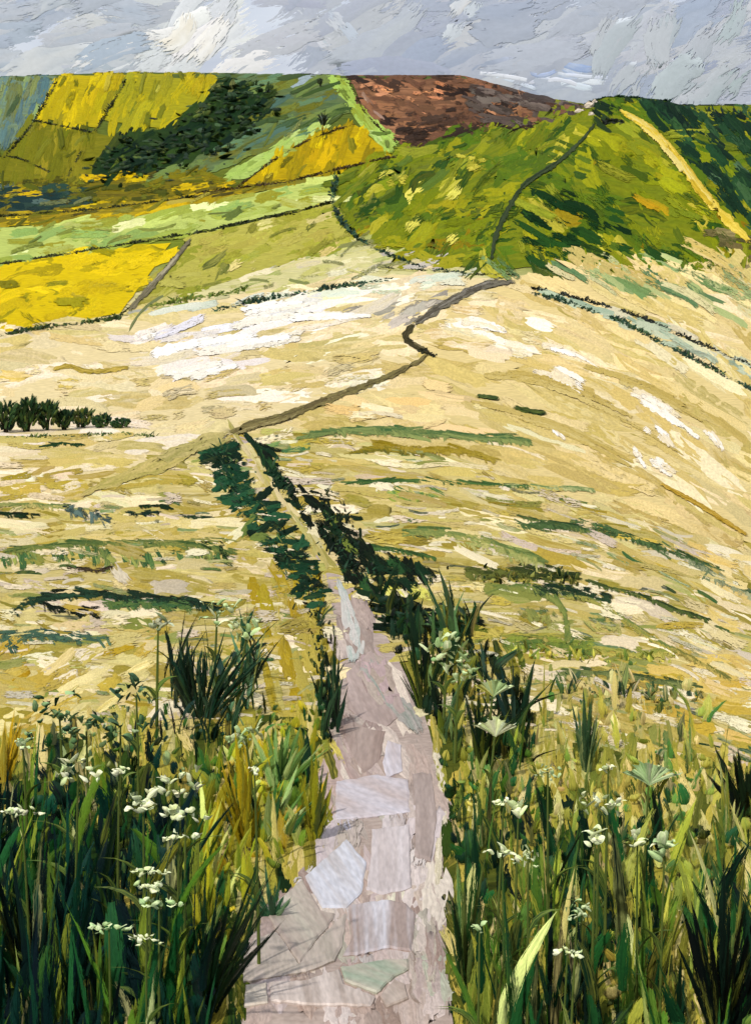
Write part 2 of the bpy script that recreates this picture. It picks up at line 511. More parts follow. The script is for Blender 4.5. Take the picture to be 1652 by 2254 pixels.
def fill(geo, poly, pal, ang, L, W, cover=1.6, dry=0.25, curv=0.05, jang=0.12, lift=None, mixb=0.6, **kw):
    n = int(area(poly) * cover * 1.7 / (np.mean(L) * np.mean(W)))
    lift = rng.uniform(1.3, 2.9, n) if lift is None else rng.uniform(lift[0], lift[1], n)
    x, y = scatter(poly, n)
    o = np.argsort(y); x, y = x[o], y[o]
    a = (ang(x, y) if callable(ang) else np.full(n, ang)) + rng.normal(0, jang, n)
    ln = rng.uniform(L[0], L[1], n); wd = rng.uniform(W[0], W[1], n)
    if callable(pal):
        p, q = pal(x, y), pal(x, y)
    else:
        p = pick_near(pal, x, y, a); q = p[np.minimum(np.arange(n) + rng.integers(0, 4, n), n - 1)]
        q = 0.6 * q + 0.4 * pick(pal, n)
    swaths(geo, x, y, a, ln, wd, p, (1 - mixb) * p + mixb * q, dry=rng.uniform(0.1, 1.9, n) * dry, curv=rng.normal(0, curv, n), lift=lift, **kw)


def R(d): return math.radians(d)


# ------------------------------------------------------------------ ground sheet, out past the ridge
Yl = np.concatenate([np.linspace(-25, 1.55, 24), np.geomspace(1.6, 2500, 760), np.geomspace(2540, 9000, 24)])
sl = np.linspace(-0.82, 0.82, 330)
YY, SS = np.meshgrid(Yl, sl, indexing='ij')
XX = SS * (YY + 27)
ZZ = hgt(XX, YY) + EZ - 0.0006 * np.maximum(YY, 0) - 0.004
g = Geo()
stops = np.log([2.0, 4.5, 9, 30, 90, 400, 600, 900, 1800, 9000])
cs = np.array([alb(c) for c in [(80, 98, 38), (120, 120, 50), (160, 150, 72), (176, 162, 92), (205, 190, 140), (208, 196, 150), (130, 140, 55), (110, 118, 44), (92, 104, 58), (92, 104, 70)]])
lg = np.log(np.maximum(YY.ravel(), 2.0))
cc = np.stack([np.interp(lg, stops, cs[:, k]) for k in range(3)], -1)
i, j = np.meshgrid(np.arange(len(Yl) - 1), np.arange(len(sl) - 1), indexing='ij')
ns = len(sl)
q = np.stack([i * ns + j, i * ns + j + 1, (i + 1) * ns + j + 1, (i + 1) * ns + j], -1).reshape(-1, 4)
YP = np.maximum(YY.ravel(), 1.5)
g.add(np.stack([XX, YY, ZZ], -1), quads=q, ca=cc, cb=cc * np.array([0.72, 0.78, 0.6]), bd=YP / F * 1.5,
      uv=np.stack([XX.ravel() / YP * 22, np.log(YP) * 14, 0 * YP], -1))
tag(g.build('ground', M_GROUND), 'rolling grassland falling from the viewer into the valley', None, None, 'structure')

# ------------------------------------------------------------------ fields of the far hillside and the valley
YEL = [((206, 172, 18), 3), ((186, 158, 24), 3), ((222, 188, 30), 1), ((160, 142, 34), 1)]


def field(label, poly, pal, ang, L, W, cover=1.6, dry=0.25, name='field', extra=None, mottle=(((70, 82, 30), 3), ((44, 60, 30), 2), ((120, 120, 40), 1.5), ((196, 186, 110), 1)), **kw):
    g = Geo()
    sheet(g, poly, pal)
    fill(g, poly, pal, ang, L, W, cover, dry, lift=(0.2, 1.4), **kw)
    if extra: extra(g)
    if mottle:
        mc = sum(np.array(p[0], float) * p[1] for p in pal) / sum(p[1] for p in pal)
        mt = [(tuple(0.5 * mc + 0.5 * np.array(p[0], float)), p[1]) for p in mottle]
        fill(g, poly, mt, ang, (L[0] * 0.7, L[1]), (W[0] * 0.5, W[1] * 0.8), 0.3, 0.85, lift=(1.5, 3.0), jang=0.35)
    return tag(g.build(name, [M_SW, M_DRY]), label, None, None, 'structure')


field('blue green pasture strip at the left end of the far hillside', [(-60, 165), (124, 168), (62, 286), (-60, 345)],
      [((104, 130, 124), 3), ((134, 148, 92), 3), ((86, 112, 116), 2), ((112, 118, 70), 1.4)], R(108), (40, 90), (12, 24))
field('bright yellow field on the far hillside between two thin hedges', [(130, 166), (278, 164), (214, 280), (80, 258)],
      [((186, 166, 10), 4), ((164, 150, 22), 2), ((200, 178, 16), 2), ((128, 124, 36), 1.4)], R(112), (40, 80), (14, 26))
field('yellow green field on the skyline next to the dark wood', [(288, 163), (440, 158), (470, 186), (420, 235), (350, 280), (246, 268), (226, 262)],
      [((172, 158, 24), 4), ((148, 144, 36), 3), ((116, 122, 38), 2)], R(118), (40, 80), (14, 26))
field('olive pasture below the two yellow skyline fields', [(62, 266), (206, 290), (250, 300), (190, 390), (60, 400), (-60, 400), (-60, 350), (10, 345)],
      [((112, 112, 26), 4), ((132, 126, 34), 2), ((88, 92, 26), 2), ((150, 138, 40), 0.5)], R(105), (35, 70), (12, 24))
field('rough pasture under the hillside wood with a soft dark green shadow painted in', [(250, 300), (350, 285), (430, 235), (480, 180), (600, 180), (600, 240), (520, 300), (430, 345), (330, 385), (190, 390)],
      [((32, 56, 30), 4), ((58, 80, 34), 2), ((24, 44, 32), 5), ((92, 104, 38), 0.7)], R(140), (36, 80), (14, 30), mixb=0.4)  # soft shadow across the hillside is painted into these dark greens
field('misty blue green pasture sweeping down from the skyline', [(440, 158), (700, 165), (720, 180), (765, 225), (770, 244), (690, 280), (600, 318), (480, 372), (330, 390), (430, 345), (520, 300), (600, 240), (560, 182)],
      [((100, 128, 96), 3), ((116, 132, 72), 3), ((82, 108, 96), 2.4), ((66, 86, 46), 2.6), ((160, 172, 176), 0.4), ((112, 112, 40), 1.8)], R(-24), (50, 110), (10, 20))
field('pale green strip slanting up the far hillside', [(480, 398), (560, 344), (640, 294), (716, 268), (700, 292), (625, 342), (545, 392)],
      [((158, 178, 96), 4), ((142, 160, 80), 2), ((176, 192, 120), 1)], R(-30), (30, 60), (10, 18))
field('golden field tucked behind the green hill', [(524, 410), (622, 340), (700, 300), (778, 272), (835, 318), (868, 345), (735, 372), (640, 394)],
      [((182, 156, 10), 4), ((150, 132, 16), 3), ((202, 176, 16), 2), ((110, 100, 28), 1.4)], R(-72), (30, 70), (16, 30))
field('light green slope beside the brown moor', [(715, 168), (766, 172), (795, 236), (880, 310), (852, 330), (800, 285), (775, 250)],
      [((158, 182, 92), 3), ((140, 152, 56), 3), ((176, 194, 120), 1)], R(55), (30, 60), (12, 20))
field('brown heather moor on the skyline left of the green hill', [(768, 166), (870, 160), (1010, 164), (1100, 180), (1180, 210), (1290, 235), (1150, 280), (1000, 300), (905, 335), (868, 304), (800, 240)],
      [((112, 82, 62), 4), ((76, 58, 46), 4), ((146, 106, 76), 2), ((50, 40, 34), 3), ((186, 138, 102), 0.9)], R(14), (20, 56), (7, 16), name='moor', mottle=None, cover=1.8, mixb=0.25, jang=0.3, dry=0.4,
      extra=lambda g: [fill(g, [(820, 186), (990, 184), (1010, 210), (900, 225)], [((206, 148, 106), 3), ((172, 118, 84), 2)], R(8), (24, 60), (8, 16), 0.7, 0.8),
                       fill(g, [(1040, 175), (1180, 205), (1290, 235), (1150, 275), (1030, 270)], [((96, 84, 76), 3), ((76, 66, 60), 3), ((120, 108, 98), 1.5)], R(14), (24, 60), (8, 16), 1.4, 0.4),
                       fill(g, [(860, 250), (1000, 240), (1060, 280), (905, 330)], [((60, 48, 40), 3), ((84, 66, 54), 2)], R(-10), (24, 60), (8, 16), 1.0, 0.5),
                       fill(g, [(776, 186), (800, 200), (860, 290), (845, 280)], [((206, 188, 170), 1), ((150, 120, 100), 2)], R(58), (20, 40), (5, 10), 0.8, 0.6)])
field('yellow flowering scrub along the valley edge', [(-60, 400), (60, 396), (190, 384), (330, 380), (430, 366), (525, 408), (430, 424), (280, 445), (200, 440), (-60, 450)],
      [((124, 116, 26), 3), ((200, 172, 16), 2.4), ((76, 80, 28), 3.4), ((106, 112, 40), 2), ((50, 50, 34), 1.6)], R(-8), (26, 60), (10, 20), dry=0.5, cover=2.0)
field('dark teal damp meadow at the left edge of the valley', [(-60, 404), (110, 402), (205, 418), (205, 446), (120, 462), (-60, 466)],
      [((36, 60, 58), 4), ((50, 74, 60), 3), ((86, 104, 96), 1), ((52, 46, 62), 1)], R(-3), (40, 90), (12, 22), dry=0.35)
field('narrow ochre strip field above the pale green one', [(-60, 466), (120, 462), (280, 444), (430, 424), (640, 396), (730, 374), (690, 396), (480, 440), (250, 484), (-60, 502)],
      [((160, 140, 26), 3), ((120, 110, 32), 3), ((200, 172, 22), 1.8), ((80, 74, 36), 1.6), ((146, 152, 80), 1)], R(-9), (40, 90), (8, 16), dry=0.4, cover=2.0)
field('long pale green meadow strip running across to the hill foot', [(-60, 504), (250, 484), (480, 444), (738, 384), (735, 440), (600, 472), (420, 512), (200, 552), (-60, 590)],
      [((156, 168, 76), 4), ((186, 196, 112), 2), ((142, 166, 96), 2), ((216, 220, 158), 1.4), ((150, 146, 50), 2)], R(-12), (50, 120), (12, 26))
field('bright yellow flowering field at the left edge of the valley', [(-60, 588), (60, 572), (200, 552), (376, 534), (330, 600), (264, 690), (150, 708), (-60, 735)],
      [((212, 186, 4), 5), ((196, 172, 6), 3), ((222, 196, 26), 2), ((170, 154, 16), 2), ((136, 132, 20), 1)], R(-14), (50, 120), (18, 38), curv=0.12)
field('yellow green pasture right of the bright yellow field', [(424, 518), (600, 480), (735, 446), (748, 490), (790, 535), (740, 550), (600, 590), (430, 640), (300, 690), (290, 680), (370, 590)],
      [((160, 158, 62), 4), ((176, 168, 84), 3), ((142, 146, 52), 2), ((206, 194, 130), 1.2)], R(-20), (40, 90), (16, 32))

field('pale pasture at the foot of the hill, creamy and thinly green', [(300, 690), (430, 640), (600, 590), (740, 548), (790, 520), (860, 548), (960, 580), (1085, 598), (1085, 612), (860, 606), (600, 634)],
      [((206, 196, 150), 4), ((188, 184, 116), 3), ((222, 212, 176), 2), ((160, 166, 92), 1.5), ((176, 170, 160), 1)], R(-14), (50, 120), (8, 20))

# the steep green hill
HILL = [(745, 385), (760, 374), (900, 330), (1050, 286), (1200, 240), (1300, 212), (1350, 204), (1450, 210), (1560, 222), (1740, 232), (1740, 600), (1560, 566), (1300, 580), (1080, 592), (960, 578), (860, 548), (790, 510), (745, 450)]


def hill_flow(x, y):
    return np.where(x < 1080 + (570 - y) * 0.68, R(-32) + (y - 400) * 0.0012, R(20) + (y - 300) * 0.002)


HP = [((122, 130, 24), 4), ((148, 146, 30), 3), ((86, 110, 30), 3), ((48, 78, 28), 3), ((188, 178, 68), 1), ((136, 116, 20), 1.2)]


def hill_extra(g):
    fill(g, [(770, 390), (880, 350), (1060, 330), (1000, 440), (1010, 560), (860, 530), (790, 480)], HP + [((206, 196, 96), 2), ((94, 116, 50), 2)], R(-38), (40, 80), (18, 34), 0.9, 0.3, curv=0.12)
    fill(g, [(1130, 500), (1200, 410), (1330, 430), (1430, 520), (1500, 560), (1180, 580)], [((26, 54, 28), 4), ((46, 80, 34), 3), ((90, 112, 34), 1)], R(24), (40, 110), (14, 30), 1.7, 0.55)
    fill(g, [(1180, 330), (1290, 320), (1300, 390), (1210, 400)], [((58, 82, 36), 2), ((96, 112, 36), 2)], R(20), (30, 60), (8, 16), 1.0, 0.8)
    fill(g, [(970, 300), (1050, 285), (1000, 340), (940, 350)], [((72, 96, 38), 2), ((112, 122, 36), 2)], R(-20), (25, 50), (8, 16), 1.0, 0.8)
    fill(g, [(1390, 300), (1450, 330), (1560, 470), (1500, 520), (1400, 430)], [((150, 150, 30), 3), ((168, 140, 30), 2), ((120, 130, 36), 2)], R(30), (50, 100), (14, 28), 1.0, 0.3)
    fill(g, [(1330, 250), (1400, 270), (1500, 400), (1420, 330)], [((176, 172, 52), 3), ((140, 146, 44), 2)], R(35), (30, 70), (10, 20), 0.9, 0.4)
    # dark green flank right of the sandy path
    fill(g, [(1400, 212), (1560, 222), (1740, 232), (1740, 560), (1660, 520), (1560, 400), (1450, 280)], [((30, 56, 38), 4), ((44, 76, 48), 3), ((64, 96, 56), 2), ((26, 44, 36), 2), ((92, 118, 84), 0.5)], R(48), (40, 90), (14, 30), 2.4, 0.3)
    fill(g, [(1280, 212), (1340, 202), (1400, 212), (1350, 250), (1330, 290), (1300, 240)], [((34, 54, 36), 3), ((52, 70, 40), 2)], R(30), (20, 40), (8, 16), 1.5, 0.5)
    for a in [([(1010, 385), (1060, 368), (1100, 395)], 34), ([(1005, 345), (1040, 352), (1080, 350)], 24), ([(830, 400), (870, 392), (910, 400)], 30)]:
        knife(g, a[0], a[1], (204, 192, 86), (150, 148, 44), 5, 0.35)
    fill(g, [(1540, 505), (1740, 520), (1740, 620), (1600, 590)], [((112, 100, 62), 3), ((88, 84, 52), 2), ((140, 130, 90), 1)], R(8), (30, 60), (12, 24), 1.2, 0.4)


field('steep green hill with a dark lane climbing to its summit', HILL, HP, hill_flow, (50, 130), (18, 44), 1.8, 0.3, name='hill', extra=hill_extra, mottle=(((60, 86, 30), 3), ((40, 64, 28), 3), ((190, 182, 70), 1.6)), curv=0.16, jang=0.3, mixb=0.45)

# ------------------------------------------------------------------ pale hay fields and the meadow
CREAM = [((228, 211, 172), 4), ((214, 196, 148), 3.4), ((198, 180, 118), 2.4), ((238, 227, 202), 2), ((206, 190, 134), 2)]
WHITE = [((228, 221, 206), 3), ((220, 206, 176), 2), ((220, 217, 218), 2), ((214, 196, 150), 1)]


def flow_left(x, y): return R(-7) + (x - 500) * R(-0.012) + np.where(y > 850, R(3), 0)


def flow_right(x, y): return R(4) + np.clip((x - 800) / 800, 0, 1) * R(30) - np.clip((y - 1000) / 400, 0, 1) * R(10)


LEFTF = [(-80, 735), (150, 712), (300, 692), (600, 632), (860, 604), (1080, 612), (1000, 655), (930, 700), (893, 740), (945, 780), (860, 828), (700, 888), (520, 945), (440, 985), (300, 1045), (150, 1108), (-80, 1112)]


def left_extra(g):
    fill(g, [(300, 740), (480, 690), (700, 650), (850, 640), (840, 690), (700, 730), (560, 800), (440, 840), (330, 840)], WHITE, R(-14), (80, 220), (14, 34), 1.3, 0.25, curv=0.06)
    fill(g, [(0, 800), (210, 800), (240, 870), (0, 880)], [((206, 182, 96), 3), ((226, 208, 164), 3)], R(-5), (50, 110), (20, 40), 0.9, 0.4)
    fill(g, [(250, 850), (700, 790), (850, 770), (760, 850), (560, 900), (330, 950)], [((204, 184, 118), 3), ((218, 198, 148), 2), ((196, 182, 146), 2)], R(-8), (60, 140), (16, 34), 0.9, 0.5)
    fill(g, [(760, 680), (900, 660), (1000, 640), (900, 720)], [((152, 146, 132), 3), ((196, 188, 170), 2)], R(-24), (40, 90), (12, 24), 1.1, 0.5)
    fill(g, [(320, 690), (520, 640), (840, 612), (1060, 604), (960, 640), (700, 660)], [((206, 210, 190), 3), ((226, 220, 196), 3), ((188, 196, 160), 1)], R(-9), (60, 140), (10, 22), 1.0, 0.4)
    for p, W_ in [([(310, 800), (430, 770), (560, 752), (690, 730)], 30), ([(350, 838), (470, 815), (590, 790)], 26), ([(480, 730), (590, 704), (700, 694), (830, 690)], 24), ([(520, 700), (640, 676), (740, 668)], 18), ([(300, 745), (330, 736), (355, 735)], 22)]:
        knife(g, p, W_ * 1.3, (243, 239, 232), (222, 212, 190), 8)
    long_swath(g, [(110, 818), (150, 808), (200, 820), (290, 810)], 14, (150, 132, 50), (196, 172, 90), 0.3, 4)
    long_swath(g, [(430, 992), (320, 1035), (230, 1070), (160, 1104)], (62, 16), (168, 158, 90), (196, 178, 116), 0.3, 4)
    long_swath(g, [(520, 955), (430, 985), (330, 1020)], (50, 30), (160, 152, 92), (186, 172, 116), 0.35, 5)
    fill(g, [(0, 960), (330, 960), (300, 1040), (150, 1100), (0, 1100)], [((226, 208, 172), 3), ((200, 182, 112), 3), ((176, 156, 76), 2)], R(-4), (60, 140), (12, 26), 1.0, 0.3)
    fill(g, [(0, 1040), (200, 1045), (170, 1095), (0, 1100)], [((168, 150, 54), 3), ((188, 166, 80), 2), ((206, 176, 40), 0.6)], R(-3), (50, 110), (14, 28), 1.2, 0.3)


field('pale hay field left of the winding track', LEFTF, CREAM, flow_left, (110, 260), (20, 46), 1.8, 0.25, name='hay_field', mottle=None, extra=left_extra)

RIGHTF = [(1090, 616), (1180, 600), (1300, 582), (1560, 572), (1740, 604), (1740, 1230), (1500, 1175), (1200, 1080), (900, 985), (640, 955), (525, 955), (720, 895), (860, 840), (960, 785), (905, 748), (940, 706), (1010, 660)]


def right_extra(g):
    # green washing down from the hill foot
    fill(g, [(1080, 590), (1300, 575), (1560, 560), (1740, 580), (1740, 720), (1560, 690), (1400, 640), (1200, 612)],
         [((120, 146, 92), 2), ((168, 176, 120), 3), ((206, 196, 150), 3), ((92, 124, 84), 1.4)], R(28), (60, 140), (10, 24), 1.3, 0.6)
    fill(g, [(1180, 635), (1330, 660), (1500, 730), (1740, 830), (1740, 880), (1500, 780), (1330, 700)], [((186, 192, 164), 3), ((158, 174, 150), 2), ((212, 202, 168), 2)], R(26), (50, 110), (10, 20), 1.2, 0.35)
    fill(g, [(960, 700), (1100, 650), (1200, 700), (1180, 790), (960, 780), (930, 740)], [((226, 208, 170), 3), ((240, 230, 210), 2), ((212, 188, 132), 2)], R(12), (60, 120), (22, 44), 1.2, 0.25)
    for p, W_ in [([(1150, 800), (1230, 825), (1310, 870)], 40), ([(1326, 850), (1420, 880), (1500, 930), (1570, 985)], 28), ([(1386, 985), (1405, 1005), (1425, 1035)], 15), ([(1412, 1000), (1460, 1030), (1500, 1052)], 22),
                  ([(1215, 945), (1235, 962), (1255, 980)], 10), ([(1410, 930), (1460, 975), (1480, 1000)], 26), ([(960, 720), (1040, 715), (1150, 760)], 30), ([(1180, 760), (1260, 780), (1330, 820)], 16), ([(1540, 940), (1575, 975), (1590, 1010)], 16)]:
        knife(g, p, W_ * 1.2, (243, 238, 230), (222, 206, 170), 6)
    for p, W_ in [([(1000, 820), (1200, 845), (1400, 930), (1560, 1030)], 26), ([(900, 880), (1060, 900), (1240, 950), (1420, 1040)], 22), ([(1260, 800), (1420, 850), (1560, 930)], 24)]:
        knife(g, p, W_, (180, 158, 86), (206, 188, 128), 6)
    long_swath(g, [(1450, 1066), (1540, 1115), (1648, 1184)], 12, (160, 130, 36), (196, 166, 80), 0.2, 5)
    long_swath(g, [(1046, 874), (1075, 877), (1101, 882)], 9, (44, 66, 36), (96, 110, 60), 0.1, 6)
    long_swath(g, [(1126, 899), (1165, 908), (1206, 914)], 13, (40, 58, 30), (96, 108, 50), 0.1, 6)
    fill(g, [(700, 900), (860, 850), (1000, 830), (1100, 930), (900, 940)], [((224, 200, 148), 3), ((212, 186, 124), 2), ((230, 216, 180), 1)], R(4), (60, 130), (14, 30), 1.1, 0.3)


field('wide pale hay field right of the winding track, streaked with white swaths', RIGHTF, [((218, 198, 144), 4), ((200, 180, 114), 4), ((230, 214, 174), 2), ((188, 168, 98), 2)], flow_right, (120, 280), (18, 44), 1.8, 0.25, name='hay_field', mottle=None, extra=right_extra)

OCH = [((194, 176, 106), 4), ((208, 192, 132), 3), ((174, 156, 76), 3.2), ((228, 213, 172), 1.8), ((160, 148, 66), 1.4), ((178, 176, 104), 1), ((206, 186, 160), 1)]
MEADL = [(-80, 1105), (150, 1108), (300, 1045), (440, 985), (505, 960), (560, 1040), (640, 1150), (715, 1250), (740, 1400), (720, 1560), (400, 1600), (-80, 1640)]
MEADR = [(535, 955), (640, 955), (900, 985), (1200, 1080), (1500, 1175), (1740, 1235), (1740, 1700), (1300, 1640), (1000, 1600), (900, 1450), (800, 1290), (700, 1190), (600, 1050)]
DG, DT, BK, MG = (38, 66, 36), (34, 66, 52), (20, 30, 20), (92, 122, 66)


PATCH = [((230, 216, 182), 2), ((214, 196, 146), 2), ((160, 144, 62), 2), ((184, 164, 76), 2), ((206, 190, 168), 1.4), ((140, 144, 74), 1)]
LIVE = [((64, 104, 62), 0.8), ((110, 134, 76), 1.2), ((232, 220, 186), 3.4), ((156, 138, 52), 2), ((212, 196, 170), 2), ((146, 150, 86), 1.6), ((40, 70, 46), 0.4)]


def meadl_extra(g):
    apron = [(-900, 1000), (-80, 1000), (-80, 1640), (-1200, 1640)]
    sheet(g, apron, OCH, step=40)
    fill(g, apron, OCH, R(1), (120, 260), (30, 60), 1.0, 0.2, lift=(0.2, 1.4))
    fill(g, MEADL, PATCH, R(3), (50, 130), (20, 44), 0.5, 0.4, mixb=0.3, jang=0.25)
    fill(g, MEADL, LIVE, R(2), (26, 90), (5, 13), 0.22, 0.4)
    fill(g, [(440, 985), (512, 974), (556, 1050), (622, 1140), (684, 1225), (712, 1300), (692, 1350), (632, 1255), (545, 1155), (485, 1080)], [((26, 66, 44), 4), ((48, 92, 62), 3), ((20, 44, 30), 3), ((120, 132, 70), 0.8)], R(166), (26, 64), (9, 20), 2.4, 0.36, mixb=0.4, jang=0.3, lift=(2.8, 4.0))
    fill(g, [(500, 1085), (540, 1130), (600, 1200), (570, 1190), (515, 1120)], [((20, 30, 20), 3), ((30, 50, 34), 1)], R(50), (20, 40), (7, 14), 1.0, 0.6)
    fill(g, [(640, 1240), (705, 1245), (722, 1420), (700, 1480), (665, 1470), (690, 1380)], [((24, 36, 22), 3), ((44, 70, 36), 2), ((150, 140, 50), 1)], R(80), (20, 50), (7, 14), 0.9, 0.7)
    fill(g, [(0, 1140), (500, 1130), (540, 1180), (540, 1210), (0, 1215)], [((226, 212, 170), 3), ((204, 186, 116), 3), ((180, 160, 70), 2)], R(2), (70, 160), (12, 24), 1.2, 0.3)
    fill(g, [(10, 1345), (330, 1345), (330, 1395), (20, 1400)], [((232, 218, 180), 4), ((206, 190, 126), 2)], R(1), (60, 120), (20, 40), 1.2, 0.3)
    fill(g, [(0, 1420), (340, 1420), (320, 1560), (0, 1600)], [((226, 210, 150), 3), ((196, 172, 80), 3), ((206, 190, 130), 2), ((182, 150, 30), 1)], R(-28), (60, 120), (20, 44), 1.4, 0.3)
    fill(g, [(560, 1230), (690, 1230), (740, 1420), (700, 1560), (600, 1560), (560, 1380)], [((178, 164, 84), 3), ((170, 148, 40), 2), ((196, 180, 110), 1)], R(75), (60, 120), (20, 40), 1.3, 0.35)
    for p, W_, A, B in [
        ([(-20, 1112), (70, 1113), (150, 1118)], 9, MG, (206, 190, 120)), ([(-20, 1130), (40, 1133), (82, 1136)], 10, BK, DG), ([(140, 1120), (190, 1128), (238, 1146)], 26, (30, 50, 46), (110, 130, 120)),
        ([(280, 1132), (320, 1132), (350, 1127)], 11, DT, BK), ([(310, 1115), (345, 1114), (378, 1120)], 6, BK, DG), ([(400, 1136), (435, 1140), (468, 1142)], 7, (50, 70, 60), DG),
        ([(85, 985), (130, 978), (180, 980)], 6, DG, (50, 80, 44)), ([(90, 1316), (180, 1308), (280, 1314), (380, 1322), (478, 1340)], (26, 14), BK, (52, 84, 62)),
        ([(90, 1330), (150, 1345), (215, 1350)], 22, BK, (30, 44, 34)), ([(30, 1345), (50, 1330), (95, 1318)], 20, (54, 84, 60), DT), ([(230, 1330), (300, 1330), (420, 1335)], 22, (60, 100, 66), (110, 130, 70)),
        ([(5, 1405), (60, 1402), (130, 1400), (240, 1409)], 26, (54, 84, 76), (96, 124, 96)), ([(10, 1420), (40, 1428)], 20, (44, 70, 66), (80, 110, 90)),
        ([(20, 1212), (140, 1200), (300, 1196), (420, 1200), (500, 1215)], 12, (58, 92, 50), (140, 146, 80)), ([(180, 1190), (300, 1194), (500, 1188)], 6, (70, 100, 56), (160, 156, 90)),
        ([(450, 1200), (480, 1200), (500, 1222)], 20, BK, (40, 70, 40)), ([(150, 1250), (215, 1256), (250, 1246)], 6, BK, (96, 80, 60))]:
        accent(g, p, W_, A, B)
    # green sward brushed downwards
    for a, b, c_ in [(0, 90, 1228), (60, 240, 1222), (220, 330, 1230), (330, 500, 1222)]:
        n = int((b - a) / 6)
        swaths(g, rng.uniform(a, b, n), rng.normal(c_, 7, n), R(75) + rng.normal(0, 0.25, n), rng.uniform(30, 56, n), rng.uniform(8, 18, n),
               pick([((70, 104, 62), 3), ((104, 130, 74), 2), ((44, 76, 50), 2), ((160, 164, 90), 1)], n), pick([((150, 156, 86), 2), ((86, 116, 70), 2)], n), dry=0.35)


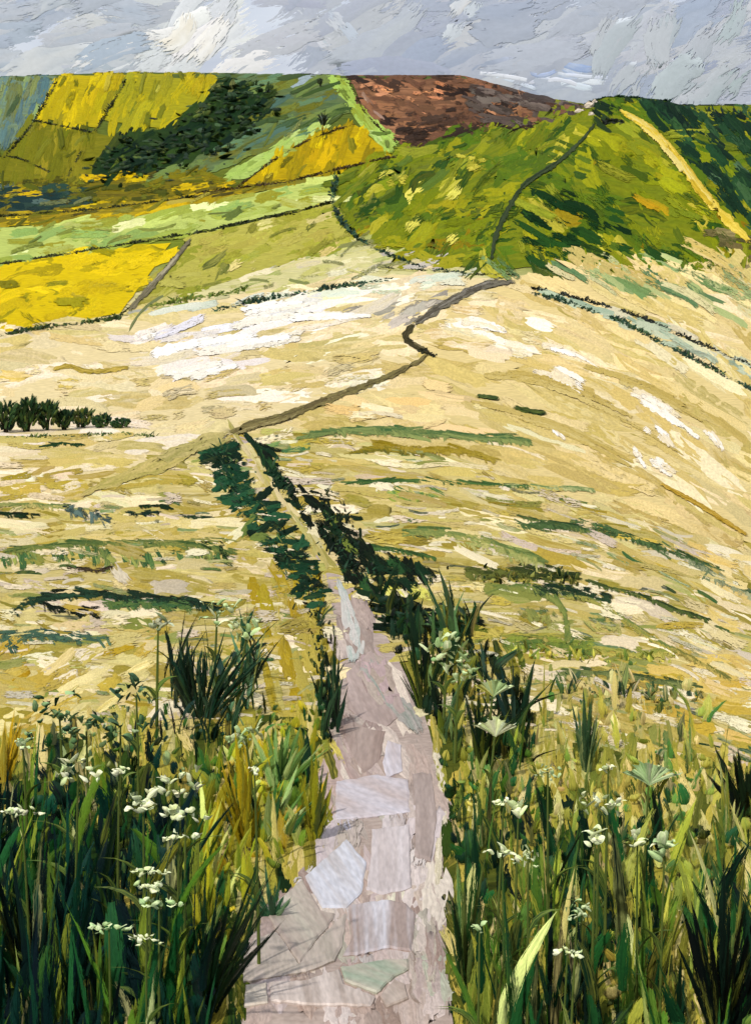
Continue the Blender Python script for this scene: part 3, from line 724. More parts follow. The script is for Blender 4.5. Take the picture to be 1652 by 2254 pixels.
def meadr_extra(g):
    apron = [(1740, 600), (2250, 700), (2600, 1100), (2800, 1700), (1740, 1700)]
    sheet(g, apron, OCH, step=40)
    fill(g, apron, OCH, R(22), (120, 260), (30, 60), 1.0, 0.2, lift=(0.2, 1.4))
    fill(g, MEADR, PATCH, flow_right, (70, 170), (18, 36), 0.45, 0.4, mixb=0.3, jang=0.15)
    fill(g, MEADR, LIVE, lambda x, y: flow_right(x, y) * 0.9, (30, 100), (5, 12), 0.26, 0.4)
    fill(g, [(548, 965), (595, 985), (655, 1070), (730, 1130), (822, 1212), (950, 1256), (955, 1276), (860, 1306), (790, 1302), (735, 1230), (676, 1150), (604, 1066)], [((14, 30, 20), 5), ((26, 56, 36), 3), ((50, 86, 48), 0.9), ((120, 130, 60), 0.4)], R(44), (26, 70), (9, 22), 2.4, 0.36, mixb=0.4, jang=0.35, lift=(2.8, 4.0))
    fill(g, [(670, 1060), (770, 1090), (800, 1190), (740, 1170)], [((20, 28, 18), 3), ((34, 50, 30), 1)], R(60), (14, 36), (6, 14), 0.55, 0.8, jang=0.6, lift=(2.8, 4.0))
    fill(g, [(790, 1300), (860, 1318), (960, 1345), (1060, 1360), (1050, 1395), (980, 1390), (900, 1400), (850, 1390)], [((16, 30, 20), 4), ((30, 58, 34), 2), ((110, 116, 44), 0.6)], R(14), (26, 80), (12, 24), 2.4, 0.28, mixb=0.4, lift=(2.8, 4.0))
    fill(g, [(860, 1390), (1000, 1390), (1150, 1440), (1180, 1600), (960, 1600), (900, 1480)], [((40, 60, 32), 3), ((96, 104, 44), 2), ((160, 150, 60), 2), ((26, 40, 28), 2)], R(75), (30, 80), (10, 22), 1.2, 0.6)
    fill(g, [(1180, 1480), (1520, 1500), (1500, 1640), (1200, 1640)], [((150, 150, 80), 3), ((96, 120, 70), 2), ((206, 190, 136), 2), ((180, 164, 90), 2)], R(85), (30, 80), (10, 24), 1.0, 0.5)
    fill(g, [(700, 1000), (1000, 1010), (1300, 1100), (1500, 1200), (1700, 1260), (1700, 1330), (1400, 1250), (1000, 1150), (800, 1100)], OCH + [((206, 196, 170), 1), ((196, 170, 60), 1)], lambda x, y: flow_right(x, y) * 0.8, (90, 220), (10, 22), 1.0, 0.3)
    fill(g, [(1300, 1500), (1652, 1440), (1700, 1640), (1450, 1600)], [((212, 186, 108), 3), ((222, 200, 140), 2), ((196, 168, 70), 2)], R(10), (70, 140), (18, 36), 1.2, 0.25)
    fill(g, [(1500, 1180), (1700, 1240), (1700, 1640), (1560, 1500)], [((222, 200, 140), 3), ((210, 182, 110), 2), ((230, 214, 170), 1)], R(22), (60, 120), (16, 34), 1.0, 0.3)
    for p, W_, A, B in [
        ([(670, 957), (780, 948), (916, 952), (1066, 964), (1166, 974)], 17, (66, 104, 62), (150, 158, 96)), ([(826, 979), (926, 990), (1010, 994), (1090, 1012)], 15, (150, 130, 24), (176, 156, 70)),
        ([(760, 1000), (830, 990), (930, 1000)], 10, (160, 140, 40), (110, 110, 50)), ([(760, 1064), (870, 1060), (976, 1062), (1176, 1073)], 6, (52, 84, 48), MG), ([(1100, 1070), (1200, 1073), (1300, 1080)], 8, (96, 128, 76), (200, 196, 140)),
        ([(1146, 1157), (1276, 1162), (1426, 1197), (1580, 1250)], 14, (40, 66, 38), (100, 124, 76)), ([(1266, 1146), (1340, 1165), (1416, 1192)], 9, (52, 92, 56), (110, 130, 80)), ([(1150, 1140), (1200, 1150), (1300, 1172)], 8, (50, 80, 46), (130, 140, 80)),
        ([(896, 1172), (1000, 1178), (1066, 1192), (1196, 1236)], 18, (84, 116, 66), (176, 172, 100)), ([(1000, 1185), (1080, 1205), (1180, 1240)], 24, (140, 156, 90), (196, 186, 120)), ([(800, 1205), (860, 1210), (960, 1230)], 10, (30, 56, 34), MG),
        ([(826, 1239), (890, 1245), (951, 1258)], 10, BK, DG), ([(826, 1262), (900, 1262), (940, 1270)], 8, DG, BK), ([(1031, 1259), (1151, 1264), (1270, 1277)], 28, (34, 54, 30), (120, 124, 60)),
        ([(832, 1292), (900, 1290), (950, 1294)], 52, (226, 222, 130), (206, 200, 90)), ([(950, 1293), (1000, 1292), (1060, 1293)], 16, (230, 216, 160), (222, 200, 130)),
        ([(1176, 1296), (1260, 1304), (1341, 1318)], 25, (30, 52, 36), (60, 84, 56)), ([(1301, 1283), (1400, 1310), (1480, 1340), (1560, 1366)], 9, (40, 62, 36), (110, 124, 66)), ([(1506, 1229), (1545, 1250), (1600, 1285), (1660, 1312)], (26, 14), (56, 88, 60), (180, 180, 140)),
        ([(1076, 1306), (1120, 1294), (1170, 1296), (1230, 1330), (1252, 1398)], 16, (96, 122, 66), (150, 154, 84)), ([(1146, 1345), (1190, 1350), (1228, 1372)], 40, (66, 100, 62), (170, 166, 90)), ([(1291, 1370), (1330, 1372), (1375, 1382)], 30, (84, 116, 72), (196, 186, 110)),
        ([(1230, 1310), (1320, 1330), (1420, 1400), (1480, 1430)], 10, (110, 130, 76), (190, 176, 90)), ([(1096, 1414), (1200, 1416), (1305, 1430)], 38, (150, 158, 70), (84, 112, 60)), ([(1300, 1430), (1400, 1440), (1480, 1436)], 20, (140, 146, 70), (200, 186, 100)),
        ([(1241, 1479), (1321, 1484), (1426, 1494), (1530, 1510)], 18, (50, 76, 46), (140, 146, 90)), ([(1480, 1430), (1540, 1460), (1610, 1500)], 9, (110, 116, 60), (196, 176, 100)), ([(1040, 1412), (1100, 1400), (1240, 1400)], 8, (190, 176, 84), (110, 124, 66)),
        ([(900, 1395), (1000, 1400), (1100, 1385)], 30, (186, 168, 70), (200, 184, 100)), ([(1540, 1240), (1555, 1265), (1560, 1290)], 20, (60, 90, 64), (140, 150, 110))]:
        accent(g, p, W_, A, B)
    n = 26
    swaths(g, rng.uniform(590, 670, n), rng.uniform(975, 1000, n), R(-12) + rng.normal(0, 0.1, n), rng.uniform(40, 70, n), rng.uniform(6, 12, n), pick([((70, 114, 76), 3), ((140, 160, 96), 2)], n), pick([((96, 136, 86), 2), ((176, 176, 110), 2)], n), dry=0.5)
    n = 30
    swaths(g, rng.uniform(828, 965, n), rng.uniform(1080, 1098, n), R(28) + rng.normal(0, 0.2, n), rng.uniform(30, 60, n), rng.uniform(8, 16, n), pick([((96, 134, 76), 3), ((176, 176, 70), 2), ((66, 104, 62), 1)], n), pick([((200, 192, 110), 2), ((120, 146, 80), 2)], n), dry=0.4)


field('dry ochre meadow left of the footpath with dark green streaks', MEADL, OCH, lambda x, y: R(1) + 0 * x, (80, 210), (16, 40), 1.8, 0.3, name='meadow', mottle=None, extra=meadl_extra)
field('dry ochre meadow right of the footpath with curving green streaks', MEADR, OCH, flow_right, (100, 240), (14, 34), 1.8, 0.3, name='meadow', mottle=None, extra=meadr_extra)

# near verge under the tall plants
VL = [(-120, 1640), (400, 1590), (720, 1560), (742, 1640), (728, 1820), (650, 1920), (545, 2045), (520, 2300), (-120, 2300)]
VR = [(930, 1560), (1000, 1600), (1300, 1640), (1770, 1690), (1770, 2300), (1000, 2300), (985, 2080), (975, 1880), (985, 1780), (965, 1680)]


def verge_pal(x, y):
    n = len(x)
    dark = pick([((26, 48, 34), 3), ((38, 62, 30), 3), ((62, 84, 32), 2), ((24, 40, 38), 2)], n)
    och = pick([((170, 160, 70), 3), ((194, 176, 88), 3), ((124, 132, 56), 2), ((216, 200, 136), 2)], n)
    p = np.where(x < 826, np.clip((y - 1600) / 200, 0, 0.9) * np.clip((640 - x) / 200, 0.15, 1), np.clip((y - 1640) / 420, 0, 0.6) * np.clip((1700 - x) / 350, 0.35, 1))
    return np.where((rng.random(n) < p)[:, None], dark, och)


for poly, lb in ((VL, 'dark weedy verge left of the footpath in the foreground'), (VR, 'weedy green verge right of the footpath in the foreground')):
    g = Geo()
    sheet(g, poly, [((62, 78, 34), 2), ((110, 112, 46), 2)], step=22)
    fill(g, poly, verge_pal, R(85), (60, 150), (14, 36), 2.2, 0.3, jang=0.25)
    apron = [(-1250, 1640), (-120, 1640), (-120, 2600), (-1250, 2600)] if poly is VL else [(1770, 1690), (2850, 1690), (2850, 2600), (1770, 2600)]
    sheet(g, apron, [((62, 78, 34), 2), ((110, 112, 46), 2)], step=40)
    fill(g, apron, verge_pal, R(85), (100, 200), (30, 60), 1.2, 0.2, jang=0.3, lift=(0.3, 2.0))
    tag(g.build('verge', [M_SW, M_DRY]), lb, None, None, 'structure')

# ------------------------------------------------------------------ footpath with worn flagstones
PATH_L = [(510, 952), (535, 1000), (590, 1085), (655, 1180), (703, 1240), (722, 1300), (744, 1400), (748, 1500), (742, 1600), (732, 1700), (722, 1800), (728, 1850), (650, 1920), (596, 1990), (540, 2050), (528, 2110), (516, 2360)]
PATH_R = [(535, 952), (562, 1000), (622, 1085), (690, 1180), (742, 1240), (792, 1310), (850, 1400), (900, 1500), (940, 1580), (970, 1680), (985, 1790), (974, 1900), (980, 2000), (984, 2100), (1004, 2360)]
PP = [((194, 177, 166), 4), ((176, 158, 147), 3), ((206, 193, 186), 2.6), ((222, 208, 192), 1.2), ((158, 139, 128), 1.6), ((184, 182, 164), 0.8)]
g = Geo()
sheet(g, PATH_L + PATH_R[::-1], PP, step=16, lift=0.4)
low = [(716, 1250), (744, 1400), (748, 1500), (742, 1600), (732, 1700), (722, 1800), (728, 1850), (650, 1920), (596, 1990), (540, 2050), (528, 2110), (520, 2300), (1000, 2300), (984, 2100), (980, 2000), (974, 1900), (985, 1790), (965, 1680), (930, 1580), (885, 1500), (840, 1400), (785, 1320), (740, 1255)]
fill(g, [(718, 1260), (744, 1400), (748, 1500), (742, 1600), (732, 1700), (725, 1800), (960, 1800), (955, 1700), (920, 1590), (880, 1500), (830, 1400), (775, 1320), (738, 1262)], PP, lambda x, y: R(64) + 0 * x, (80, 170), (40, 80), 1.5, 0.2, thick=0.05)
fill(g, [(735, 1810), (960, 1800), (960, 1980), (700, 1960), (660, 1930)], PP + [((214, 204, 200), 3)], R(95), (90, 170), (50, 90), 1.3, 0.2)
fill(g, [(545, 2050), (700, 1930), (960, 1960), (975, 2100), (985, 2290), (540, 2290)], PP, R(80), (80, 150), (40, 80), 1.6, 0.2)
fill(g, [(512, 955), (533, 955), (620, 1085), (735, 1240), (712, 1240), (600, 1090)], [((206, 192, 146), 3), ((178, 166, 100), 3), ((160, 152, 84), 1)], R(56), (40, 80), (8, 14), 2.0, 0.2)
for p, W_, A, B in [
    ([(735, 1265), (765, 1330), (780, 1400), (775, 1470)], (16, 40), (206, 198, 190), (176, 186, 176)), ([(790, 1440), (850, 1520), (905, 1590), (930, 1640)], (60, 50), (176, 168, 160), (150, 158, 146)),
    ([(800, 1470), (830, 1540), (815, 1620), (800, 1690)], 62, (160, 142, 134), (176, 158, 150)), ([(765, 1560), (775, 1640), (790, 1700)], 40, (150, 132, 122), (172, 156, 148)), ([(850, 1640), (862, 1660), (868, 1690)], 34, (216, 212, 218), (180, 168, 164)),
    ([(905, 1700), (930, 1760), (925, 1850), (912, 1900)], 50, (164, 148, 138), (178, 164, 156)), ([(770, 1740), (760, 1800), (770, 1840)], 60, (196, 186, 182), (206, 200, 206)), ([(860, 1760), (870, 1860), (865, 1950)], 80, (212, 202, 200), (196, 184, 178)),
    ([(955, 1640), (975, 1740), (968, 1850), (962, 1960)], 24, (226, 214, 192), (200, 190, 160)), ([(940, 2000), (945, 2080), (950, 2180)], 40, (188, 176, 160), (206, 196, 180)), ([(900, 2080), (912, 2140), (905, 2190), (930, 2220)], 18, (150, 132, 118), (190, 176, 166)),
    ([(700, 1890), (690, 1925), (640, 1960)], 44, (208, 198, 192), (196, 190, 176))]:
    long_swath(g, p, W_, A, B, 0.2, 2.5, thick=0.05)
path = tag(g.build('footpath', [M_SW, M_DRY]), 'pale grey mauve footpath narrowing away between the meadows', None, None, 'structure')

SLABS = [
    ([(762, 1482), (815, 1432), (868, 1502), (893, 1568), (850, 1600), (800, 1590), (765, 1560)], 60, (172, 154, 146), (190, 172, 164), 'brown mauve slab high on the path'),
    ([(764, 1582), (800, 1602), (848, 1612), (836, 1676), (800, 1704), (772, 1662), (757, 1622)], 100, (160, 140, 130), (178, 160, 150), 'darkest brown slab'),
    ([(852, 1632), (882, 1642), (886, 1698), (850, 1716), (842, 1680)], 75, (214, 208, 212), (186, 172, 168), 'small lilac white slab'),
    ([(740, 1722), (830, 1708), (898, 1718), (902, 1790), (830, 1800), (737, 1808)], 20, (196, 182, 178), (206, 200, 204), None),
    ([(906, 1702), (948, 1702), (962, 1800), (948, 1900), (912, 1888), (914, 1800)], 85, (166, 150, 142), (184, 168, 160), None),
    ([(818, 1828), (900, 1818), (905, 1958), (842, 1974), (806, 1962), (816, 1895)], 88, (212, 202, 200), (198, 186, 182), None),
    ([(748, 1318), (772, 1334), (806, 1400), (800, 1440), (765, 1450), (754, 1390)], 65, (206, 198, 190), (180, 184, 174), None),
    ([(669, 1934), (762, 1851), (806, 1902), (795, 1970), (762, 2003), (708, 2003)], 55, (190, 180, 174), (212, 211, 216), 'blue grey streaked upper slab of the tilted pair'),
    ([(583, 2010), (665, 1940), (706, 2008), (737, 2016), (721, 2043), (695, 2072), (660, 2128), (609, 2052)], 55, (184, 168, 157), (196, 187, 172), 'brown grey lower slab of the tilted pair'),
    ([(767, 1997), (849, 1984), (893, 1991), (913, 2014), (910, 2056), (903, 2098), (849, 2091), (785, 2107), (755, 2108), (772, 2072)], 88, (176, 158, 150), (218, 215, 219), 'slab with white and brown stripes'),
    ([(561, 2070), (606, 2056), (658, 2134), (697, 2080), (746, 2030), (763, 2014), (752, 2088), (735, 2118), (673, 2144), (599, 2156), (535, 2166), (538, 2106)], 80, (198, 184, 172), (186, 175, 162), None),
    ([(749, 2135), (849, 2119), (897, 2116), (900, 2139), (868, 2155), (829, 2192), (759, 2166)], 20, (198, 184, 170), (166, 176, 156), 'slab tinged green'),
    ([(593, 2168), (666, 2166), (746, 2140), (757, 2173), (824, 2199), (817, 2221), (673, 2217), (596, 2210)], 75, (210, 197, 188), (176, 162, 152), None),
    ([(836, 2199), (868, 2162), (890, 2172), (897, 2202), (849, 2224)], 45, (178, 162, 150), (190, 176, 164), None),
    ([(540, 2176), (586, 2170), (590, 2212), (536, 2222)], 60, (196, 184, 168), (212, 202, 190), None)]
for poly, deg, A, B, lb in SLABS:
    bp = [Vector(p) for p in poly]; bd_ = []
    for i in range(len(bp)):
        a, b = bp[i], bp[(i + 1) % len(bp)]
        k = max(2, int((b - a).length / 9))
        bd_ += [a.lerp(b, q / k) + Vector((random.uniform(-1, 1), random.uniform(-1, 1))) * 1.3 for q in range(k)]
    nb = len(bd_)
    cen = sum(bd_, Vector((0, 0))) / nb
    inner = [cen + (p - cen) * 0.94 for p in bd_]
    V, E, Fc, *_ = delaunay_2d_cdt(inner + [cen + (p - cen) * f for p in bd_[::3] for f in (0.65, 0.3)], [], [list(range(nb))], 1, 1e-4)
    V = np.array([(p.x, p.y) for p in V]); nt_ = len(V)
    rim = np.array([(p.x, p.y) for p in bd_])
    A2 = np.concatenate([V, rim, rim])
    P = cast(A2[:, 0], A2[:, 1])
    th = 0.010
    P[:nt_, 2] += th; P[nt_:nt_ + nb, 2] += th * 0.6; P[nt_ + nb:, 2] -= 0.004
    T = [f for f in Fc if len(f) == 3]
    r = np.arange(nb); r2 = (r + 1) % nb
    q = np.concatenate([np.stack([r, r2, nt_ + r2, nt_ + r], -1), np.stack([nt_ + r, nt_ + r2, nt_ + nb + r2, nt_ + nb + r], -1)])
    c, s_ = math.cos(R(deg)), math.sin(R(deg))
    uu = (A2[:, 0] * c + A2[:, 1] * s_) / 110; vv = (-A2[:, 0] * s_ + A2[:, 1] * c) / 80
    g = Geo()
    g.add(P, quads=q, tris=T, ca=alb(A), cb=alb(B), uv=np.stack([uu, vv, np.full(len(uu), random.random() * 9)], -1), bd=0.0022)
    o = g.build('flagstone', M_STONE, path, smooth=False)
    if lb: o['label'] = lb

# ------------------------------------------------------------------ tracks
def track(label, pts, W, pal, dry=0.2, n=5, spread=0.35, name='track'):
    g = Geo()
    long_swath(g, pts, W, pal[0], pal[1], 0.18, 4.2, wob=0.2)
    Wm = np.mean(W)
    pts = np.array(pts, float)
    for k in range(n):
        a = rng.uniform(0, 0.6); b = a + rng.uniform(0.25, 0.4)
        c, ln = line_pts(pts, 40)
        seg = c[int(a * 39):int(min(b, 1) * 39) + 1][::4]
        if len(seg) < 3: continue
        seg = seg + rng.normal(0, Wm * spread * 0.4, (1, 2))
        long_swath(g, seg, Wm * rng.uniform(0.3, 0.6), pal[rng.integers(len(pal))], pal[rng.integers(len(pal))], dry, 4.8 + k * 0.1)
    return tag(g.build(name, [M_SW, M_DRY]), label, None, None, 'structure')


track('brown farm track bending from the footpath toward the hill', [(500, 958), (545, 938), (620, 920), (720, 882), (850, 832), (915, 800), (948, 778)], (24, 15), [(118, 106, 70), (140, 130, 84), (94, 84, 56), (168, 156, 108)], n=9)
track('dark kink of the farm track beside the bend', [(950, 780), (925, 768), (896, 752), (892, 738), (915, 712)], (10, 22), [(92, 84, 56), (60, 56, 34), (128, 118, 84)], n=4)
track('grey upper length of the farm track below the hill', [(905, 720), (950, 690), (1010, 655), (1070, 630), (1140, 622)], (24, 16), [(126, 120, 104), (104, 98, 84), (150, 144, 132), (84, 78, 66)], n=9)
track('dark lane climbing the green hill to its summit', [(1080, 578), (1090, 525), (1118, 462), (1158, 404), (1225, 360), (1280, 310), (1312, 270)], (16, 10), [(56, 70, 44), (74, 84, 60), (42, 54, 36)], n=6)
track('sandy yellow path down the right shoulder of the hill', [(1362, 248), (1420, 280), (1485, 345), (1540, 420), (1590, 475), (1655, 540)], (14, 30), [(196, 172, 62), (212, 190, 92), (176, 150, 44), (206, 190, 120)], n=12, spread=0.5)
track('narrow pale trod between the yellow field and the pasture', [(424, 522), (375, 585), (325, 640), (280, 690)], (12, 18), [(136, 128, 100), (110, 104, 84), (168, 160, 134)], n=4)


# ------------------------------------------------------------------ leaves and blades
def blades(geo, B, H, W, lean, ca, cb, yaw=None, nseg=5, power=1.7, droop=0.0, prof='blade', fold=0.22, dirz=None):
    n = len(B)
    b = lambda a: np.broadcast_to(np.asarray(a, float), (n,))
    H, W = b(H), b(W)
    yaw = rng.normal(0, 0.6, n) if yaw is None else b(yaw)
    t = np.linspace(0, 1, nseg + 1)
    if prof == 'blade': pr = np.minimum(1, (t + 0.12) * 2.2) ** 0.6 * (1 - t ** 2.2) ** 0.8 + 0.03
    elif prof == 'dab': pr = 0.35 + 0.65 * np.sin(np.pi * np.clip(t * 0.9 + 0.08, 0, 1)) ** 0.6
    else: pr = 0.25 + 0.75 * t
    pr = pr[None, :, None] * (1 + rng.normal(0, 0.07, (n, nseg + 1, 1)))
    c = np.array([-0.5, 0, 0.5])[None, None, :]
    tt = t[None, :, None]
    off = pr * W[:, None, None] * c
    fd = -np.abs(c) * 2 * fold * pr * W[:, None, None] + fold * pr * W[:, None, None]
    cy, sy = np.cos(yaw)[:, None, None], np.sin(yaw)[:, None, None]
    H3 = H[:, None, None]
    lx = lean[:, 0][:, None, None] * H3 * tt ** power; ly = lean[:, 1][:, None, None] * H3 * tt ** power
    x = B[:, 0][:, None, None] + lx + off * cy + fd * sy
    y = B[:, 1][:, None, None] + ly + off * sy - fd * cy
    z = B[:, 2][:, None, None] + H3 * (tt - b(droop)[:, None, None] * tt ** 3) + 0 * off
    P = np.stack([x, y, z], -1)
    seed = rng.random(n)[:, None, None] * 40
    asp = (H / W)[:, None, None]
    UV = np.stack([tt * asp * 0.6 + 0 * off, c + seed + 0 * off, seed + 0 * off], -1)
    rep = lambda q: np.repeat(q, (nseg + 1) * 3, 0)
    geo.add(P, quads=grid_quads(n, nseg + 1, 3), ca=rep(ca), cb=rep(cb), uv=UV.reshape(-1, 3), bd=rep(W * 0.12),
            cv=(np.where(c == 0, 1.1, 0.35) * np.minimum(1, 0.55 + 2.2 * (1 - tt)) + rng.normal(-0.08, 0.14, (n, 1, 1))).ravel())


def hedge(label, pts, W, pal, cat='hedge', name='hedge', dens=1.35, group='field hedges'):
    _, ln = line_pts(pts, 5)
    Wm = np.mean(W)
    n = int(ln / Wm * 9 * dens) + 12
    c, _ = line_pts(pts, n)
    ws = np.interp(np.linspace(0, 1, n), np.linspace(0, 1, np.size(W)), np.atleast_1d(W))
    px = c[:, 0] + rng.normal(0, 0.2, n) * ws; py = c[:, 1] + ws * 0.35 + rng.normal(0, 0.14, n) * ws
    P = cast(px, py)
    sc = P[:, 1] / F
    u = np.linspace(0, ln / Wm, n); ph = rng.uniform(0, 6, 3)
    var = 0.72 + 0.3 * np.sin(u * 0.55 + ph[0]) + 0.28 * np.sin(u * 1.37 + ph[1]) * np.sin(u * 0.23 + ph[2])
    H = ws * sc * rng.uniform(0.3, 1.0, n) * np.clip(var, 0.2, 1.3)
    P[:, 2] -= H * 0.1
    p = pick(pal, n, 0.16); q = pick(pal, n, 0.16)
    g = Geo()
    blades(g, P, H, ws * sc * rng.uniform(0.3, 0.9, n), rng.normal(0, 0.6, (n, 2)), p, q, nseg=4, prof='dab')
    o = P[n // 2]
    return tag(g.build(name, M_BRUSH, origin=tuple(o)), label, cat, group)


DK = [((40, 52, 30), 3), ((62, 70, 38), 2), ((30, 40, 28), 2), ((88, 92, 50), 1)]
BR = [((66, 52, 34), 3), ((92, 76, 40), 2), ((50, 42, 30), 2), ((104, 96, 50), 1)]
TE = [((34, 62, 48), 3), ((48, 82, 62), 2), ((26, 44, 36), 2), ((96, 122, 84), 1)]
hedge('thin dark hedge between the blue green strip and the first yellow field', [(124, 178), (95, 230), (60, 285), (8, 345)], 8, DK)
hedge('thin dark hedge between the two yellow skyline fields', [(278, 174), (250, 220), (232, 250), (208, 286)], 8, DK)
hedge('low dark hedge along the bottom of the bright skyline field', [(66, 262), (130, 274), (205, 290)], 7, DK)
hedge('thin slanting hedge in the olive pasture at the left edge', [(-10, 340), (45, 348), (110, 378)], 6, DK)
hedge('short upright hedge in the olive pasture', [(180, 330), (168, 352), (150, 385)], 7, DK)
hedge('brown hedge climbing between pale green strip and golden field', [(520, 412), (600, 352), (690, 302), (778, 272)], 7, BR)
hedge('thin brown hedge between light green slope and moor', [(768, 180), (800, 240), (835, 280), (872, 312)], 6, BR)
hedge('dark brown hedge below the golden field, reaching the hill', [(430, 422), (520, 412), (640, 396), (735, 372), (820, 352), (872, 342)], 8, BR)
hedge('dark olive hedge under the yellow scrub', [(-40, 476), (120, 466), (280, 450), (430, 430)], 7, DK)
hedge('dark hedge over the bright yellow valley field', [(-40, 586), (60, 570), (200, 548), (330, 526), (420, 512)], 8, DK)
hedge('dark hedge between the pale meadow strip and yellow green pasture', [(425, 512), (560, 482), (650, 464), (734, 440)], 9, DK)
hedge('dark hedge down the slanting right edge of the bright yellow field', [(412, 530), (365, 588), (315, 645), (262, 696)], 7, DK)
hedge('dark green hedge curving round the left foot of the hill', [(742, 382), (733, 425), (742, 470), (785, 520), (850, 555), (930, 585), (1020, 598)], (16, 12, 7), TE)
hedge('low green hedge under the yellow green pasture', [(325, 672), (420, 655), (480, 644), (545, 632)], 14, [((96, 116, 50), 3), ((140, 148, 70), 2), ((60, 80, 40), 1)])
hedge('dark teal hedge along the top of the left hay field', [(470, 680), (560, 660), (650, 644), (760, 626), (865, 612)], 15, TE)
hedge('dark green hedge along the foot of the bright yellow field', [(-40, 742), (60, 724), (150, 712), (265, 696)], 14, [((52, 74, 40), 3), ((84, 100, 44), 2), ((36, 52, 36), 2)])
hedge('dark upper hedge of the lane over the right hay field', [(1170, 630), (1300, 662), (1420, 700), (1530, 750), (1700, 822)], 12, [((36, 44, 40), 3), ((58, 62, 52), 2), ((26, 34, 30), 2)])
hedge('dark green lower hedge of the lane over the right hay field', [(1170, 640), (1330, 690), (1450, 748), (1560, 804), (1700, 880)], 14, TE)
hedge('low dark hedge line at the foot of the hill', [(840, 588), (940, 594), (1040, 602), (1140, 604)], 6, DK)
hedge('black green thicket where the track kinks', [(925, 768), (940, 772), (955, 780)], 14, [((26, 32, 20), 3), ((60, 60, 36), 1)], 'thicket', 'thicket', 6.0, None)
hedge('dark scrub fringe on the hill summit', [(1285, 214), (1320, 204), (1352, 202), (1400, 210), (1470, 214)], 9, TE, 'scrub', 'scrub', 2.6, None)
hedge('dark gorse patch just under the summit', [(1330, 268), (1350, 262), (1372, 268)], 14, [((24, 32, 22), 3), ((50, 64, 36), 1)], 'gorse', 'gorse', 2.0, None)

# hillside wood, seen as one dark mass
g = Geo()
x, y = scatter([(190, 380), (270, 318), (390, 290), (430, 230), (490, 186), (570, 190), (600, 235), (530, 300), (480, 340), (400, 370), (300, 388)], 380)
x = x + rng.normal(0, 20, len(x)); y = y + rng.normal(0, 14, len(y))
o = np.argsort(y); P = cast(x[o], y[o]); sc = P[:, 1] / F
n = len(P)
keep = rng.random(n) < 0.9
P, sc = P[keep], sc[keep]; n = len(P)
blades(g, P, sc * rng.uniform(4, 13, n), sc * rng.uniform(10, 30, n), rng.normal(0, 0.9, (n, 2)), pick([((34, 52, 30), 3), ((50, 70, 34), 3), ((26, 44, 34), 3), ((96, 110, 46), 1.6), ((70, 92, 62), 1.5)], n, 0.18), pick([((40, 60, 34), 3), ((64, 84, 40), 1)], n), nseg=4, prof='dab')
tag(g.build('wood', M_BRUSH, origin=tuple(P[n // 2])), 'dark wood massed across the far hillside', None, None, 'stuff')


def leafy(name, label, cat, px, py, wpx, hpx, pal, group=None, nleaf=120, trunk=0.3, part='crown'):
    B = cast(np.array([px]), np.array([py]))[0]; sc = B[1] / F
    e = empty(name, tuple(B))
    Hh, Wd = hpx * sc, wpx * sc
    g = Geo()
    n = 5
    blades(g, np.tile(B, (n, 1)) - [0, 0, 0.05 * Hh] + rng.normal(0, 0.05, (n, 3)) * Wd * [1, 1, 0], Hh * rng.uniform(0.5, 0.8, n), Wd * 0.13, rng.normal(0, 0.25, (n, 2)), pick([((58, 50, 34), 1)], n), pick([((40, 36, 26), 1)], n), nseg=4)
    g.build('trunk' if part == 'crown' else 'stem', M_LEAF, e, tuple(B))
    g = Geo()
    u = rng.normal(0, 1, (nleaf, 3)); u /= np.linalg.norm(u, axis=1)[:, None]; u *= rng.uniform(0.35, 1, (nleaf, 1)) ** 0.5
    C = B + np.array([0, 0, Hh * (trunk + (1 - trunk) * 0.42)]) + u * np.array([Wd * 0.42, Wd * 0.42, Hh * (1 - trunk) * 0.42])
    blades(g, C, Hh * rng.uniform(0.12, 0.36, nleaf), Wd * rng.uniform(0.1, 0.24, nleaf), u[:, :2] * 0.5 + rng.normal(0, 0.2, (nleaf, 2)), pick(pal, nleaf, 0.16), pick(pal, nleaf, 0.16), nseg=4, prof='dab')
    g.build(part, M_BRUSH, e, tuple(B))
    return tag(e, label, cat, group)


leafy('tree', 'small dark tree standing alone at the hedge above the golden field', 'tree', 711, 298, 16, 46, [((40, 46, 34), 3), ((70, 84, 66), 2), ((130, 140, 130), 0.6)], trunk=0.4)
leafy('tree', 'small dark tree on the skyline over the misty pasture', 'tree', 704, 190, 14, 18, [((60, 70, 50), 3), ((90, 100, 70), 2)], trunk=0.2)
BU = [((34, 62, 40), 3), ((54, 86, 52), 3), ((26, 46, 36), 2), ((84, 108, 62), 2), ((120, 132, 70), 1)]
for px, py, wd, ht, lb in [(12, 952, 58, 66, 'dark green bush cut by the left edge beside the hay field'), (58, 950, 56, 76, 'tallest dark bush of the row at the left edge'), (104, 948, 50, 66, 'rounded dark bush just right of the tallest one in the row'),
                           (140, 946, 44, 46, 'middle bush of the row, lower than the dark ones on its left'), (180, 942, 50, 44, 'olive green bush right of the middle of the row'), (222, 942, 46, 32, 'low bush last but one at the right end of the row'), (264, 942, 50, 22, 'smallest bush trailing off at the right end of the row')]:
    leafy('bush', lb, 'bush', px, py, wd, ht, BU if px != 180 else BU + [((120, 120, 60), 4)], 'bushes in the left hay field', 150, 0.02, 'foliage')
hedge('low green weeds along the foot of the bush row', [(-20, 962), (120, 958), (260, 954), (340, 958)], 11, [((60, 84, 50), 3), ((120, 130, 70), 2)], 'weeds', 'weeds', 0.8, None)

